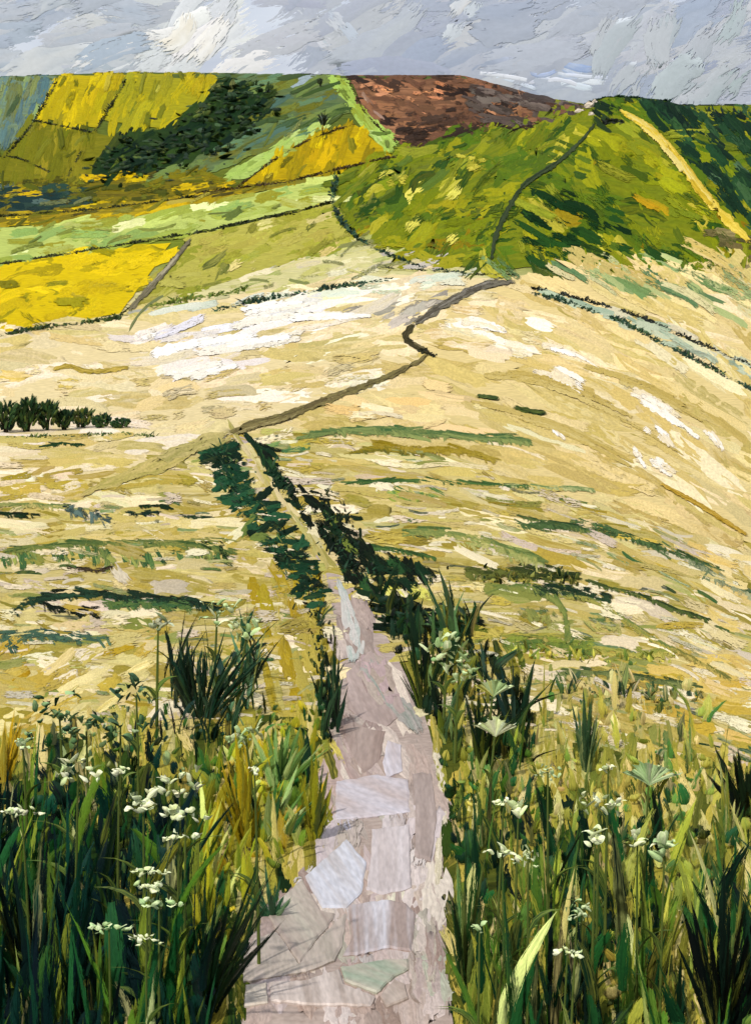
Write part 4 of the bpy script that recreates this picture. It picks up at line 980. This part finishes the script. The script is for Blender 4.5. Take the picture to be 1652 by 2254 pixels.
# rocks near the summit
def rock(label, px, py, wpx, hpx):
    B = cast(np.array([px]), np.array([py]))[0]; sc = B[1] / F
    n1, n2 = 9, 6
    th = np.linspace(0, 2 * np.pi, n1, endpoint=False)[None, :]; ph = np.linspace(-0.3, 1.45, n2)[:, None]
    r = 1 + rng.normal(0, 0.18, (n2, n1))
    V = np.stack([np.cos(th) * np.cos(ph) * r * wpx * sc / 2, np.sin(th) * np.cos(ph) * r * wpx * sc * 0.4, np.sin(ph) * r * hpx * sc + 0 * th], -1).reshape(-1, 3) + B
    i, j = np.meshgrid(np.arange(n2 - 1), np.arange(n1), indexing='ij'); j2 = (j + 1) % n1
    q = np.stack([i * n1 + j, i * n1 + j2, (i + 1) * n1 + j2, (i + 1) * n1 + j], -1).reshape(-1, 4)
    g = Geo()
    g.add(np.concatenate([V, V[-n1:].mean(0)[None]]), quads=q, tris=[[(n2 - 1) * n1 + a, (n2 - 1) * n1 + (a + 1) % n1, n2 * n1] for a in range(n1)], ca=alb((222, 212, 196)), cb=alb((176, 160, 140)), uv=np.concatenate([V, V[:1]]) * 0.1, bd=0.5 * sc * 4)
    tag(g.build('rock', M_STONE, origin=tuple(B), smooth=False), label, 'rock', 'pale rocks under the summit')


for a in [('largest pale rock just left of the hill summit', 1297, 236, 22, 12), ('small white rock above the largest one near the summit', 1308, 226, 12, 8), ('flat pale rock left of the largest one near the summit', 1274, 246, 20, 8), ('small ochre white rock under the summit beside the lane', 1300, 252, 12, 7)]:
    rock(*a)

# ------------------------------------------------------------------ green scrub along the upper footpath
def scrub(label, poly, pal, n, hp, wp, lean=(0, 0), name='undergrowth'):
    n = int(n * 0.6)
    x, y = scatter(poly, n)
    x = x + rng.normal(0, 9, n) * rng.random(n) * 2; y = y + rng.normal(0, 6, n) * rng.random(n) * 2
    o = np.argsort(y); x, y = x[o], y[o]
    P = cast(x, y); sc = P[:, 1] / F
    ph = rng.uniform(0, 6, 3)
    var = np.clip(0.75 + 0.35 * np.sin(x * 0.05 + ph[0]) + 0.3 * np.sin(x * 0.11 + y * 0.06 + ph[1]), 0.3, 1.3)
    g = Geo()
    k = rng.random(n) < 0.6
    for m, pf in ((k, 'dab'), (~k, 'blade')):
        c = m.sum()
        blades(g, P[m], (sc * rng.uniform(hp[0] * 0.4, hp[1] * 0.6, n) * var)[m], (sc * rng.uniform(wp[0], wp[1], n))[m], rng.normal(0, 0.55, (c, 2)) + np.array(lean), pick(pal, c, 0.18), pick(pal, c, 0.18), nseg=5, prof=pf)
    return tag(g.build(name, M_BRUSH, origin=tuple(P[n // 2])), label, None, None, 'stuff')


DKG = [((28, 56, 40), 3), ((44, 80, 56), 3), ((22, 36, 26), 2), ((76, 104, 60), 1.2)]
scrub('green undergrowth along the left of the upper footpath', [(455, 990), (505, 985), (545, 1060), (610, 1150), (670, 1230), (702, 1300), (700, 1340), (670, 1310), (600, 1200), (520, 1110), (480, 1060)], DKG + [((60, 100, 66), 3), ((130, 136, 70), 1)], 700, (8, 26), (4, 9), (-0.8, 0))
scrub('dark undergrowth along the right of the upper footpath', [(560, 975), (585, 1000), (640, 1080), (700, 1150), (800, 1230), (840, 1300), (790, 1290), (735, 1225), (680, 1150), (610, 1070)], DKG + [((18, 30, 20), 3)], 600, (8, 28), (4, 9), (0.5, 0))
scrub('black green undergrowth spilling right of the footpath bend', [(680, 1070), (740, 1090), (770, 1130), (830, 1230), (960, 1260), (900, 1280), (800, 1250), (730, 1170)], [((20, 34, 22), 3), ((34, 60, 38), 2), ((70, 90, 40), 0.6)], 240, (6, 22), (4, 9))
scrub('dark bank of grass right of the footpath below the pale dab', [(790, 1310), (860, 1330), (960, 1350), (1050, 1360), (1060, 1385), (1000, 1400), (900, 1400), (850, 1380)], [((20, 36, 22), 3), ((34, 62, 38), 2), ((96, 104, 40), 0.8)], 320, (20, 50), (8, 18), (-0.3, 0))
scrub('black green fringe on the left lip of the footpath', [(660, 1260), (700, 1260), (720, 1400), (710, 1480), (680, 1470), (690, 1380)], [((20, 34, 22), 3), ((40, 66, 36), 2), ((150, 140, 50), 0.8)], 150, (16, 46), (6, 14))
scrub('dark tuft band between bright streaks of the right meadow', [(1040, 1262), (1270, 1268), (1275, 1288), (1040, 1284)], [((40, 62, 34), 3), ((130, 134, 70), 2), ((30, 44, 30), 2), ((186, 174, 90), 1)], 150, (16, 34), (7, 14))
scrub('bristling yellow green tuft band in the right meadow', [(1095, 1432), (1300, 1440), (1480, 1450), (1480, 1462), (1095, 1452)], [((150, 156, 66), 3), ((84, 112, 60), 2), ((200, 190, 90), 2)], 170, (20, 44), (8, 16))
scrub('tuft band of green and straw over the right verge', [(1240, 1500), (1540, 1525), (1540, 1550), (1240, 1540)], [((60, 88, 54), 3), ((140, 146, 86), 2), ((206, 190, 140), 1.6), ((36, 56, 40), 1)], 190, (24, 60), (8, 18))

# ------------------------------------------------------------------ tall meadow growth in the foreground
def mass(label, specs, name='meadow_grass'):
    g = Geo()
    for poly, pal, n, hp, wp, lean, dv in specs:
        x, y = scatter(poly, n); o = np.argsort(y); x, y = x[o], y[o]
        P = cast(x, y); sc = P[:, 1] / F
        top = np.clip((y - 1500) / 700, 0.45, 1.15) * np.clip(0.8 + 0.22 * np.sin(x * 0.031 + y * 0.01) + 0.2 * np.sin(x * 0.083 + 1.3), 0.4, 1.2)
        H = sc * rng.uniform(hp[0] * 0.55, hp[1], n) * top
        ln = rng.normal(0, dv, (n, 2)) * [1, 0.6] + np.array(lean)
        k = rng.random(n)
        for m, pf, wf in ((k < 0.4, 'blade', 0.9), ((k >= 0.4) & (k < 0.8), 'dab', 1.0), (k >= 0.8, 'blade', 0.35)):
            c = int(m.sum())
            if not c: continue
            xm, ym = x[m], y[m]
            fld = np.sin(xm * 0.017 + ym * 0.006 + 0.8) + np.sin(xm * 0.037 - ym * 0.011) * 0.8 + np.sin(ym * 0.013 + xm * 0.004) * 0.6
            order = sorted(pal, key=lambda q: sum(q[0]))
            half = max(1, len(order) // 2)
            dk, lt = pick(order[:half], c, 0.2), pick(order[half:], c, 0.2)
            wl = sum(q[1] for q in order[half:]) / sum(q[1] for q in order)
            sel = (rng.random(c) < np.clip(wl + 0.42 * fld, 0.04, 0.96))[:, None]
            ca_ = np.where(sel, lt, dk)
            Pm, Hm = P[m].copy(), H[m].copy()
            if pf == 'dab':
                Pm[:, 2] += Hm * rng.uniform(0, 0.6, c); Hm *= rng.uniform(0.25, 0.55, c)
            blades(g, Pm, Hm, (sc * rng.uniform(wp[0], wp[1], n))[m] * wf, ln[m] * (2.2 if pf == 'dab' else 1.0), ca_, 0.6 * ca_ + 0.4 * pick(pal, c, 0.2), nseg=6, prof=pf)
    return tag(g.build(name, M_BRUSH), label, None, None, 'stuff')


LD = [((18, 46, 46), 4), ((24, 68, 54), 4), ((40, 92, 50), 3), ((14, 32, 38), 3), ((98, 132, 44), 1.4), ((160, 172, 66), 0.9), ((224, 226, 156), 0.5)]
LY = [((178, 174, 52), 3), ((116, 142, 52), 3), ((206, 186, 48), 1.6), ((60, 116, 60), 2.6), ((26, 60, 38), 2.2), ((220, 222, 136), 1)]
RD = [((24, 64, 42), 4), ((44, 98, 52), 3), ((100, 134, 52), 2.2), ((16, 38, 34), 3), ((172, 174, 74), 2), ((218, 214, 140), 0.9)]
RY = [((190, 184, 90), 3), ((150, 164, 80), 3), ((90, 138, 74), 2.4), ((226, 212, 150), 2.2), ((44, 88, 56), 1.6)]
mass('dense dark tall grass filling the lower left foreground', [
    ([(-160, 1800), (330, 1780), (430, 1850), (440, 2240), (-160, 2240)], LD, 400, (180, 420), (18, 46), (0.03, 0), 0.16),
    ([(-160, 2240), (470, 2240), (450, 2560), (-160, 2560)], LD, 260, (240, 430), (20, 50), (0.03, 0), 0.14),
    ([(440, 1700), (700, 1660), (700, 1830), (620, 1925), (510, 2040), (480, 2240), (430, 2240)], LY, 240, (110, 280), (16, 40), (0.02, 0), 0.2),
    ([(-1000, 1700), (-160, 1700), (-160, 2560), (-1000, 2560)], LD, 170, (180, 400), (22, 50), (0.03, 0), 0.18),
    ([(60, 1640), (420, 1590), (440, 1780), (60, 1800)], LD + [((120, 140, 96), 2), ((170, 184, 130), 1)], 120, (80, 170), (12, 30), (0.03, 0), 0.22),
    ([(560, 1560), (700, 1560), (705, 1680), (560, 1680)], LY, 60, (80, 170), (12, 30), (0.0, 0), 0.2)])
mass('green and straw tall grass filling the lower right foreground', [
    ([(1000, 1880), (1480, 1850), (1480, 2240), (1020, 2240)], RD, 230, (140, 380), (18, 46), (0, 0), 0.18),
    ([(1480, 1850), (1800, 1850), (1800, 2240), (1480, 2240)], RY + RD, 130, (140, 360), (20, 50), (0, 0), 0.16),
    ([(1030, 2240), (1800, 2240), (1800, 2560), (1040, 2560)], RD, 190, (200, 400), (20, 50), (0, 0), 0.16),
    ([(1800, 1750), (2600, 1750), (2600, 2560), (1800, 2560)], RD + RY, 170, (140, 380), (22, 50), (0, 0), 0.18),
    ([(960, 1620), (1180, 1640), (1200, 1880), (1000, 1880)], RD + RY, 130, (90, 230), (14, 36), (0.02, 0), 0.2),
    ([(1190, 1530), (1560, 1560), (1600, 1680), (1190, 1680)], RY, 70, (60, 260), (14, 34), (0, 0), 0.16),
    ([(1180, 1660), (1720, 1700), (1720, 1860), (1190, 1880)], RY, 120, (70, 200), (18, 44), (0, 0), 0.16)])
BLK = [((18, 34, 24), 4), ((30, 58, 40), 3), ((50, 88, 54), 2), ((140, 142, 60), 1.5), ((104, 136, 90), 1), ((196, 184, 96), 0.6)]
mass('broad dark brushed rushes left of the path before the meadow', [
    ([(355, 1490), (470, 1470), (580, 1450), (560, 1570), (500, 1640), (400, 1640)], [((26, 58, 46), 4), ((44, 88, 64), 3), ((20, 40, 34), 2), ((104, 140, 104), 1.8), ((170, 176, 120), 0.6)], 150, (110, 400), (10, 28), (0.1, 0), 0.36),
    ([(690, 1440), (742, 1440), (744, 1640), (705, 1640)], BLK, 46, (150, 330), (12, 28), (0, 0), 0.15)], 'rushes')
mass('broad blackish rushes right of the path before the meadow', [
    ([(850, 1400), (1000, 1400), (1100, 1470), (1170, 1600), (1180, 1680), (985, 1690), (945, 1590), (900, 1490)], BLK, 170, (110, 380), (12, 34), (-0.03, 0), 0.26),
    ([(820, 1330), (900, 1345), (1050, 1370), (1040, 1400), (880, 1420)], BLK, 90, (90, 200), (14, 34), (-0.05, 0), 0.3)], 'rushes')


# clumps and flowering plants one can point at
def clump(name, label, cat, px, py, pal, n, hpx, wpx, spread, lean=0.0, group=None, prof='blade'):
    B = cast(np.array([px]), np.array([py]))[0]; sc = B[1] / F
    e = empty(name, tuple(B))
    a = np.linspace(-spread, spread, n) + rng.normal(0, 0.08, n) + lean
    Hs = sc * hpx * rng.uniform(0.6, 1.0, n) * (1 - 0.35 * np.abs(a - lean) / (spread + 0.01))
    B0 = np.tile(B, (n, 1)) + np.stack([a * 0.1, rng.normal(0, 0.03, n), 0 * a - 0.02], -1) * hpx * sc
    for k in range(n):
        g = Geo()
        blades(g, B0[k:k + 1], Hs[k:k + 1], sc * wpx * rng.uniform(0.6, 1.2, 1), np.array([[a[k], rng.normal(-0.1, 0.2)]]), pick(pal, 1, 0.14), pick(pal, 1, 0.14), yaw=rng.normal(0, 0.3, 1), nseg=6, power=1.25, prof=prof)
        g.build('blade', M_BRUSH, e, tuple(B))
    return tag(e, label, cat, group)


BRI = [((150, 186, 110), 3), ((120, 158, 84), 2), ((190, 210, 140), 2), ((70, 112, 60), 1.5)]
DKC = [((28, 52, 40), 3), ((40, 74, 54), 3), ((20, 38, 34), 2), ((88, 112, 80), 1)]
GC = 'grass clumps in the foreground'
for a in [
    ('dark rush clump fanning to the right above the left verge', 440, 1580, DKC, 46, 235, 10, 0.75, 0.30),
    ('upright teal rush clump beside the fanning dark one', 415, 1560, DKC + [((96, 124, 100), 2)], 24, 190, 12, 0.25, -0.05),
    ('bright mint leaf clump left of the footpath', 610, 1740, BRI, 16, 210, 22, 0.7, 0.15),
    ('lower bright green leaf clump under the mint one', 590, 1850, BRI + DKC, 14, 190, 22, 0.8, 0.1),
    ('dark narrow rush clump on the left lip of the footpath', 738, 1600, DKC, 16, 220, 10, 0.16, 0.0),
    ('dark rush clump by the right lip of the footpath', 930, 1560, [((24, 44, 28), 3), ((42, 70, 36), 2), ((100, 110, 46), 1)], 34, 220, 10, 0.4, 0.0),
    ('dark rush clump under the two pale fan flowers', 1060, 1700, [((24, 44, 28), 3), ((42, 70, 36), 2), ((110, 116, 50), 1)], 20, 240, 14, 0.3, 0.05),
    ('blue green rush clump right of the path bend', 1130, 1610, [((40, 66, 62), 3), ((60, 84, 74), 2), ((30, 50, 40), 2)], 14, 190, 16, 0.35, -0.15),
    ('bright yellow green clump low in the right foreground', 1440, 2150, [((196, 196, 90), 2), ((140, 160, 70), 3), ((214, 206, 100), 1.5), ((84, 116, 54), 1)], 20, 300, 17, 0.3, -0.05),
    ('pale straw clump at the right edge of the right verge', 1600, 1860, RY, 16, 210, 18, 0.25, 0),
    ('green and straw clump under the tuft band on the right', 1290, 1700, [((84, 116, 80), 3), ((150, 160, 110), 2), ((50, 76, 54), 2)], 16, 210, 17, 0.2, 0),
    ('nearly black clump in the lower right corner', 1590, 2300, [((16, 26, 24), 4), ((26, 50, 36), 2), ((130, 132, 60), 0.6)], 40, 460, 24, 0.35, 0.05),
    ('dark leaning clump in the lower left corner', 70, 2200, [((18, 36, 36), 3), ((30, 56, 46), 2), ((100, 112, 50), 1)], 22, 480, 20, 0.3, 0.0),
    ('dark green clump sweeping right near the path edge', 440, 2230, [((34, 66, 40), 3), ((70, 100, 52), 2), ((24, 46, 34), 2)], 22, 440, 22, 0.35, 0.28),
    ('yellow ochre clump in the middle of the left verge', 540, 1860, [((176, 156, 34), 3), ((150, 140, 44), 3), ((110, 116, 44), 1)], 18, 300, 18, 0.22, -0.05),
    ('olive clump overhanging the left edge of the footpath', 690, 1850, [((150, 144, 40), 3), ((110, 118, 40), 2), ((70, 92, 44), 2)], 16, 220, 17, 0.25, 0.05),
    ('teal clump curling over the left edge of the footpath', 600, 2020, [((70, 110, 80), 3), ((50, 90, 62), 2), ((120, 146, 110), 1)], 12, 110, 17, 0.8, -0.1),
    ('green clump along the right edge of the footpath foot', 1020, 2160, [((52, 84, 44), 3), ((110, 124, 66), 2), ((30, 54, 36), 2)], 20, 380, 16, 0.2, 0.02),
    ('yellow grass clump at the left edge behind the dark growth', 10, 1720, [((196, 166, 40), 3), ((206, 186, 90), 2), ((160, 142, 50), 1)], 12, 190, 24, 0.25, 0.1),
    ('dark clump at the right edge under the straw bank', 1640, 1800, [((18, 28, 22), 3), ((40, 60, 36), 2)], 26, 180, 26, 0.5, -0.1)]:
    clump('grass_clump', a[0], 'grass', *a[1:], group=GC)
clump('pale_blade', 'single broad cream blade low in the left foreground', 'leaf', 122, 2110, [((226, 222, 150), 2), ((236, 230, 176), 1)], 1, 270, 30, 0.0, 0.1)

CRM = [((240, 240, 206), 3), ((226, 232, 180), 2), ((206, 222, 160), 1)]
MINT = [((196, 216, 160), 3), ((226, 232, 190), 2), ((160, 190, 130), 1)]


def flower(label, hx, hy, bx, by, size, kind, pal=CRM, stem=((120, 130, 66), (70, 92, 46)), group='pale wild flowers', cat='flower'):
    if hy > 1660: by = max(by, hy + 430)
    size = size * (1.15 if kind == 'whorl' else 1.3)
    B = cast(np.array([bx]), np.array([by]))[0]; sc = B[1] / F
    e = empty('wild_flower', tuple(B))
    Hh = (by - hy) * sc
    top = B + np.array([(hx - bx) * sc, 0.0, Hh])
    s = size * sc
    # stem: a thin six sided tapering tube
    ts = np.linspace(0, 1, 9); th = np.linspace(0, 2 * np.pi, 6, endpoint=False)
    ctr = B[None] + (top - B)[None] * np.stack([ts ** 1.4, ts, ts], -1) - np.array([0, 0, 0.03]) * (1 - ts)[:, None]
    rad = sc * 4.2 * (1 - 0.55 * ts)
    V = ctr[:, None, :] + rad[:, None, None] * np.stack([np.cos(th), np.sin(th), 0 * th], -1)[None]
    i, j = np.meshgrid(np.arange(8), np.arange(6), indexing='ij'); j2 = (j + 1) % 6
    g = Geo()
    g.add(V, quads=np.stack([i * 6 + j, i * 6 + j2, (i + 1) * 6 + j2, (i + 1) * 6 + j], -1), ca=alb(stem[0]), cb=alb(stem[1]), uv=np.stack([np.repeat(ts, 6) * 6, np.tile(th, 9), 0 * np.repeat(ts, 6) + random.random() * 9], -1), bd=sc)
    g.build('stem', M_LEAF, e, tuple(B))
    for k in range(2):
        f = rng.uniform(0.15, 0.6); sd = rng.choice([-1, 1])
        g = Geo()
        blades(g, (B + (top - B) * [f ** 1.4, f, f])[None], np.array([Hh * 0.28]), np.array([sc * 14]), np.array([[sd * rng.uniform(0.4, 0.9), -0.2]]), pick([((70, 100, 48), 2), ((44, 74, 44), 2)], 1), pick([((130, 142, 70), 2)], 1), nseg=5, droop=0.3)
        g.build('leaf', M_LEAF, e, tuple(B))
    g = Geo()

    def pet(at, L_, W_, ax, ay, drp, yaw=0.0, pf='dab'):
        blades(g, np.array([at]), np.array([L_]), np.array([W_]), np.array([[ax, ay]]), pick(pal, 1, 0.05), pick(pal, 1, 0.1), yaw=np.array([yaw]), nseg=6, power=1.15, droop=drp, prof=pf, fold=0.35)
    if kind == 'fan':
        for a in np.linspace(-1.25, 1.25, 9) + rng.normal(0, 0.06, 9):
            pet(top - [0, 0, s * 0.35], s * (0.75 - 0.22 * abs(a)), s * 0.3, a * 0.95 / (0.75 - 0.22 * abs(a)) * 0.62, rng.normal(-0.15, 0.1), 0.05, rng.normal(0, 0.2), 'fan')
    elif kind == 'curl':
        for k in range(8):
            a = rng.uniform(-1.5, 1.5)
            pet(top + rng.normal(0, 0.12, 3) * s, s * rng.uniform(0.25, 0.6), s * rng.uniform(0.16, 0.4), a * 0.7, -0.25, rng.uniform(0.1, 0.8), rng.normal(0, 0.5), rng.choice(['dab', 'blade', 'blade']))
    elif kind == 'whorl':
        for k in range(15):
            x = rng.uniform(-0.8, 0.8)
            pet(top + np.array([x * s, rng.normal(0, 0.1) * s, rng.normal(0, 0.07) * s]), s * rng.uniform(0.15, 0.34), s * rng.uniform(0.2, 0.42), rng.uniform(-0.9, 0.9), -0.2, rng.uniform(0, 0.6), rng.normal(0, 0.5), rng.choice(['dab', 'blade', 'fan']))
    else:
        for k in range(20):
            x = rng.uniform(-0.6, 0.6); z = rng.uniform(-0.35, 0.35)
            pet(top + np.array([x * s, rng.normal(0, 0.12) * s, z * s]), s * rng.uniform(0.15, 0.42), s * rng.uniform(0.1, 0.28), rng.uniform(-0.9, 0.9), -0.3, rng.uniform(0, 0.5), rng.normal(0, 0.6), rng.choice(['dab', 'blade', 'fan']))
    g.build('flower_head', M_PETAL, e, tuple(B))
    return tag(e, label, cat, group)


for a in [
    ('pale fan shaped flower, upper of the pair right of the path bend', 1085, 1512, 1070, 1700, 46, 'fan', MINT + [((214, 206, 110), 2)]),
    ('cream fan flower, lower of the pair right of the path bend', 1090, 1598, 1075, 1800, 50, 'fan'),
    ('mint fan flower standing tall in the right verge', 1428, 1700, 1410, 1960, 62, 'fan', MINT),
    ('cream curled blossom with a round white head right of the path', 1140, 1790, 1130, 2040, 44, 'curl', CRM),
    ('small cream dab flower left of the round white head', 1108, 1768, 1090, 2000, 34, 'whorl', CRM),
    ('large mint and cream blossom cluster low on the right verge', 1462, 1868, 1450, 2130, 62, 'curl', MINT),
    ('cream blossom just left of the large mint cluster', 1402, 1852, 1400, 2120, 46, 'curl', CRM),
    ('loose cream flower spray in the middle of the right verge', 1318, 1778, 1310, 2040, 56, 'umbel', CRM),
    ('drooping cream flower on a bent stem in the middle right', 1310, 1848, 1300, 2120, 50, 'curl', CRM),
    ('hooked cream flower at the dark heart of the right verge', 1105, 1882, 1110, 2140, 46, 'curl', CRM),
    ('second hooked cream flower beside the dark heart', 1162, 1890, 1160, 2150, 40, 'umbel', CRM),
    ('tiny white flower pair on thin stems at the bottom right', 1248, 2100, 1230, 2330, 36, 'whorl', CRM),
    ('small mint flower with a sideways dab in the lower right', 1270, 2008, 1250, 2250, 36, 'umbel', MINT),
    ('tall thin mint flower at the back of the right verge', 1205, 1700, 1205, 1900, 34, 'umbel', MINT),
    ('green white flower spray nearest the path on the right', 985, 1430, 975, 1620, 60, 'umbel', MINT),
    ('white flower spray below the one nearest the path bend', 1010, 1480, 1000, 1680, 50, 'umbel', MINT),
    ('cream flower against the straw at the back right', 1338, 1690, 1330, 1900, 30, 'curl', CRM),
    ('small pale flower low by the right edge of the path', 1055, 2045, 1050, 2260, 26, 'curl', MINT),
    ('white flower drooping at the far left edge', 50, 1640, 62, 1900, 42, 'curl', MINT),
    ('leaning white flower at the left edge above the dark grass', 48, 1790, 70, 2050, 46, 'whorl', CRM),
    ('ragged cream flower over the dark left grass', 172, 1700, 165, 1980, 58, 'umbel', CRM),
    ('small bright flower right of the ragged cream one', 262, 1700, 258, 1990, 38, 'curl', CRM),
    ('big scrolled cream flower in the dark left grass', 315, 1770, 318, 2060, 64, 'curl', CRM),
    ('white winged flower right of the big scrolled one', 395, 1730, 400, 2030, 54, 'umbel', CRM),
    ('broad cream flower bar below the winged one', 408, 1796, 405, 2080, 56, 'whorl', CRM),
    ('second cream flower bar stacked under the broad one', 394, 1848, 388, 2120, 44, 'whorl', CRM),
    ('paired cream flower bar in the middle left grass', 330, 1922, 330, 2200, 44, 'whorl', CRM),
    ('cream flower bar just beneath the paired one', 326, 1956, 318, 2230, 44, 'whorl', CRM),
    ('thin mint flower bar low in the left grass', 350, 1990, 350, 2260, 50, 'whorl', MINT),
    ('mint flower bar near the bottom of the left grass', 240, 2045, 245, 2300, 52, 'whorl', MINT),
    ('lowest small cream flower bar in the left grass', 322, 2068, 322, 2320, 36, 'whorl', CRM),
    ('mint green umbel at the top left of the left verge', 130, 1560, 140, 1780, 66, 'umbel', [((110, 142, 96), 3), ((170, 196, 140), 2), ((60, 90, 64), 2)]),
    ('mint umbel with a pale eye right of the top left one', 190, 1610, 195, 1830, 60, 'umbel', [((110, 142, 96), 3), ((170, 196, 140), 2), ((60, 90, 64), 2)]),
    ('grey green umbel in the middle of the left verge top', 265, 1600, 265, 1820, 64, 'umbel', [((110, 142, 96), 3), ((190, 206, 160), 2), ((60, 90, 64), 2)]),
    ('tall green umbel beneath the rush clump on the left', 300, 1530, 305, 1750, 54, 'umbel', [((96, 128, 96), 3), ((170, 196, 140), 1), ((50, 80, 64), 2)]),
    ('pale flowers on top of the dark fanning rush clump', 478, 1352, 470, 1560, 56, 'umbel', MINT),
    ('white flower at the right of the dark fanning rush clump', 545, 1388, 520, 1570, 46, 'umbel', MINT),
    ('tall white stalk left of the upright teal rush clump', 348, 1375, 345, 1600, 44, 'curl', [((206, 206, 176), 3), ((160, 176, 140), 1)]),
    ('pale flower spray among the bright mint leaves', 540, 1620, 560, 1800, 54, 'umbel', MINT),
    ('cream flower at the foot of the bright mint leaves', 560, 1700, 570, 1850, 36, 'curl', CRM)]:
    flower(*a)

# ------------------------------------------------------------------ clouds, kilometres off behind the ridge
CD = 7000.0


def up_there(px, py):
    return np.stack([(px - CX) / F * CD, np.full(px.shape, CD), EZ - (py - HY) / F * CD], -1)


TOW = np.array([0, -1.0, 0])


def cloud(label, layers):
    g = Geo()
    for li, (poly, pal, ang, L, W, cover, dry) in enumerate(layers):
        n = int(area(poly) * cover * 3.0 / (np.mean(L) * np.mean(W)))
        x, y = scatter(poly, n)
        p = pick(pal, n, 0.03); q = pick(pal, n, 0.03)
        swaths(g, x, y, R(ang) + rng.normal(0, 0.2, n), rng.uniform(*L, n) * 1.3, rng.uniform(*W, n), p, 0.4 * p + 0.6 * q, lift=rng.uniform(0.2, 1.4, n) + 1.2 * li, dry=rng.uniform(0.0, 0.1 + dry, n), curv=rng.normal(0, 0.08, n), place=up_there, thick=0.006, up_dir=TOW)
    tag(g.build('cloud', [M_CLOUD, M_CLOUD]), label, 'cloud', 'clouds over the ridge')


LAV = [((188, 193, 207), 3), ((196, 200, 210), 3), ((180, 187, 204), 2), ((206, 208, 213), 2)]
cloud('grey lavender cloud sheet covering the right half of the sky', [([(560, -260), (1900, -260), (1900, 240), (1200, 240), (700, 180), (600, 100)], LAV, -24, (120, 260), (50, 110), 1.6, 0.3),
      ([(1300, 60), (1700, 40), (1700, 220), (1300, 200)], [((194, 201, 206), 3), ((188, 200, 200), 1), ((204, 206, 212), 2)], -60, (90, 170), (50, 90), 0.6, 0.4)])
cloud('blue grey cloud bank at the left edge of the sky', [([(-300, -260), (600, -260), (420, 40), (330, 150), (0, 170), (-300, 200)], [((188, 197, 209), 3), ((203, 207, 214), 2), ((216, 217, 218), 3), ((196, 201, 208), 2)], -14, (110, 230), (40, 80), 1.5, 0.35)])
WH = [((255, 252, 247), 4), ((246, 243, 240), 3), ((236, 235, 236), 2), ((244, 238, 224), 1)]
cloud('brightest white cloud over the yellow skyline fields', [([(200, 130), (260, 90), (340, 30), (420, -30), (540, -30), (590, 60), (600, 140), (560, 165), (230, 165)], [((226, 227, 230), 3), ((238, 237, 236), 3)], -30, (110, 220), (50, 95), 1.3, 0.4),
      ([(330, 70), (400, 30), (500, 20), (540, 60), (500, 110), (380, 110)], WH, -34, (80, 160), (36, 80), 1.2, 0.35)])
cloud('white streak of cloud low on the right above the hill', [([(1090, 160), (1200, 155), (1320, 120), (1340, 190), (1180, 185), (1100, 180)], [((216, 222, 234), 3), ((232, 234, 240), 2), ((160, 180, 216), 1)], 8, (50, 110), (12, 28), 1.2, 0.3)])
cloud('small pale cloud puff high in the middle right', [([(930, 10), (1040, 0), (1060, 60), (960, 80)], [((212, 216, 222), 3), ((224, 224, 224), 2)], -40, (40, 90), (24, 44), 1.0, 0.3)])
cloud('pale diagonal cloud patch beside the brightest white cloud', [([(660, 20), (780, 10), (760, 110), (690, 90)], [((206, 212, 222), 3), ((222, 224, 228), 2)], 50, (50, 100), (30, 50), 0.9, 0.3)])
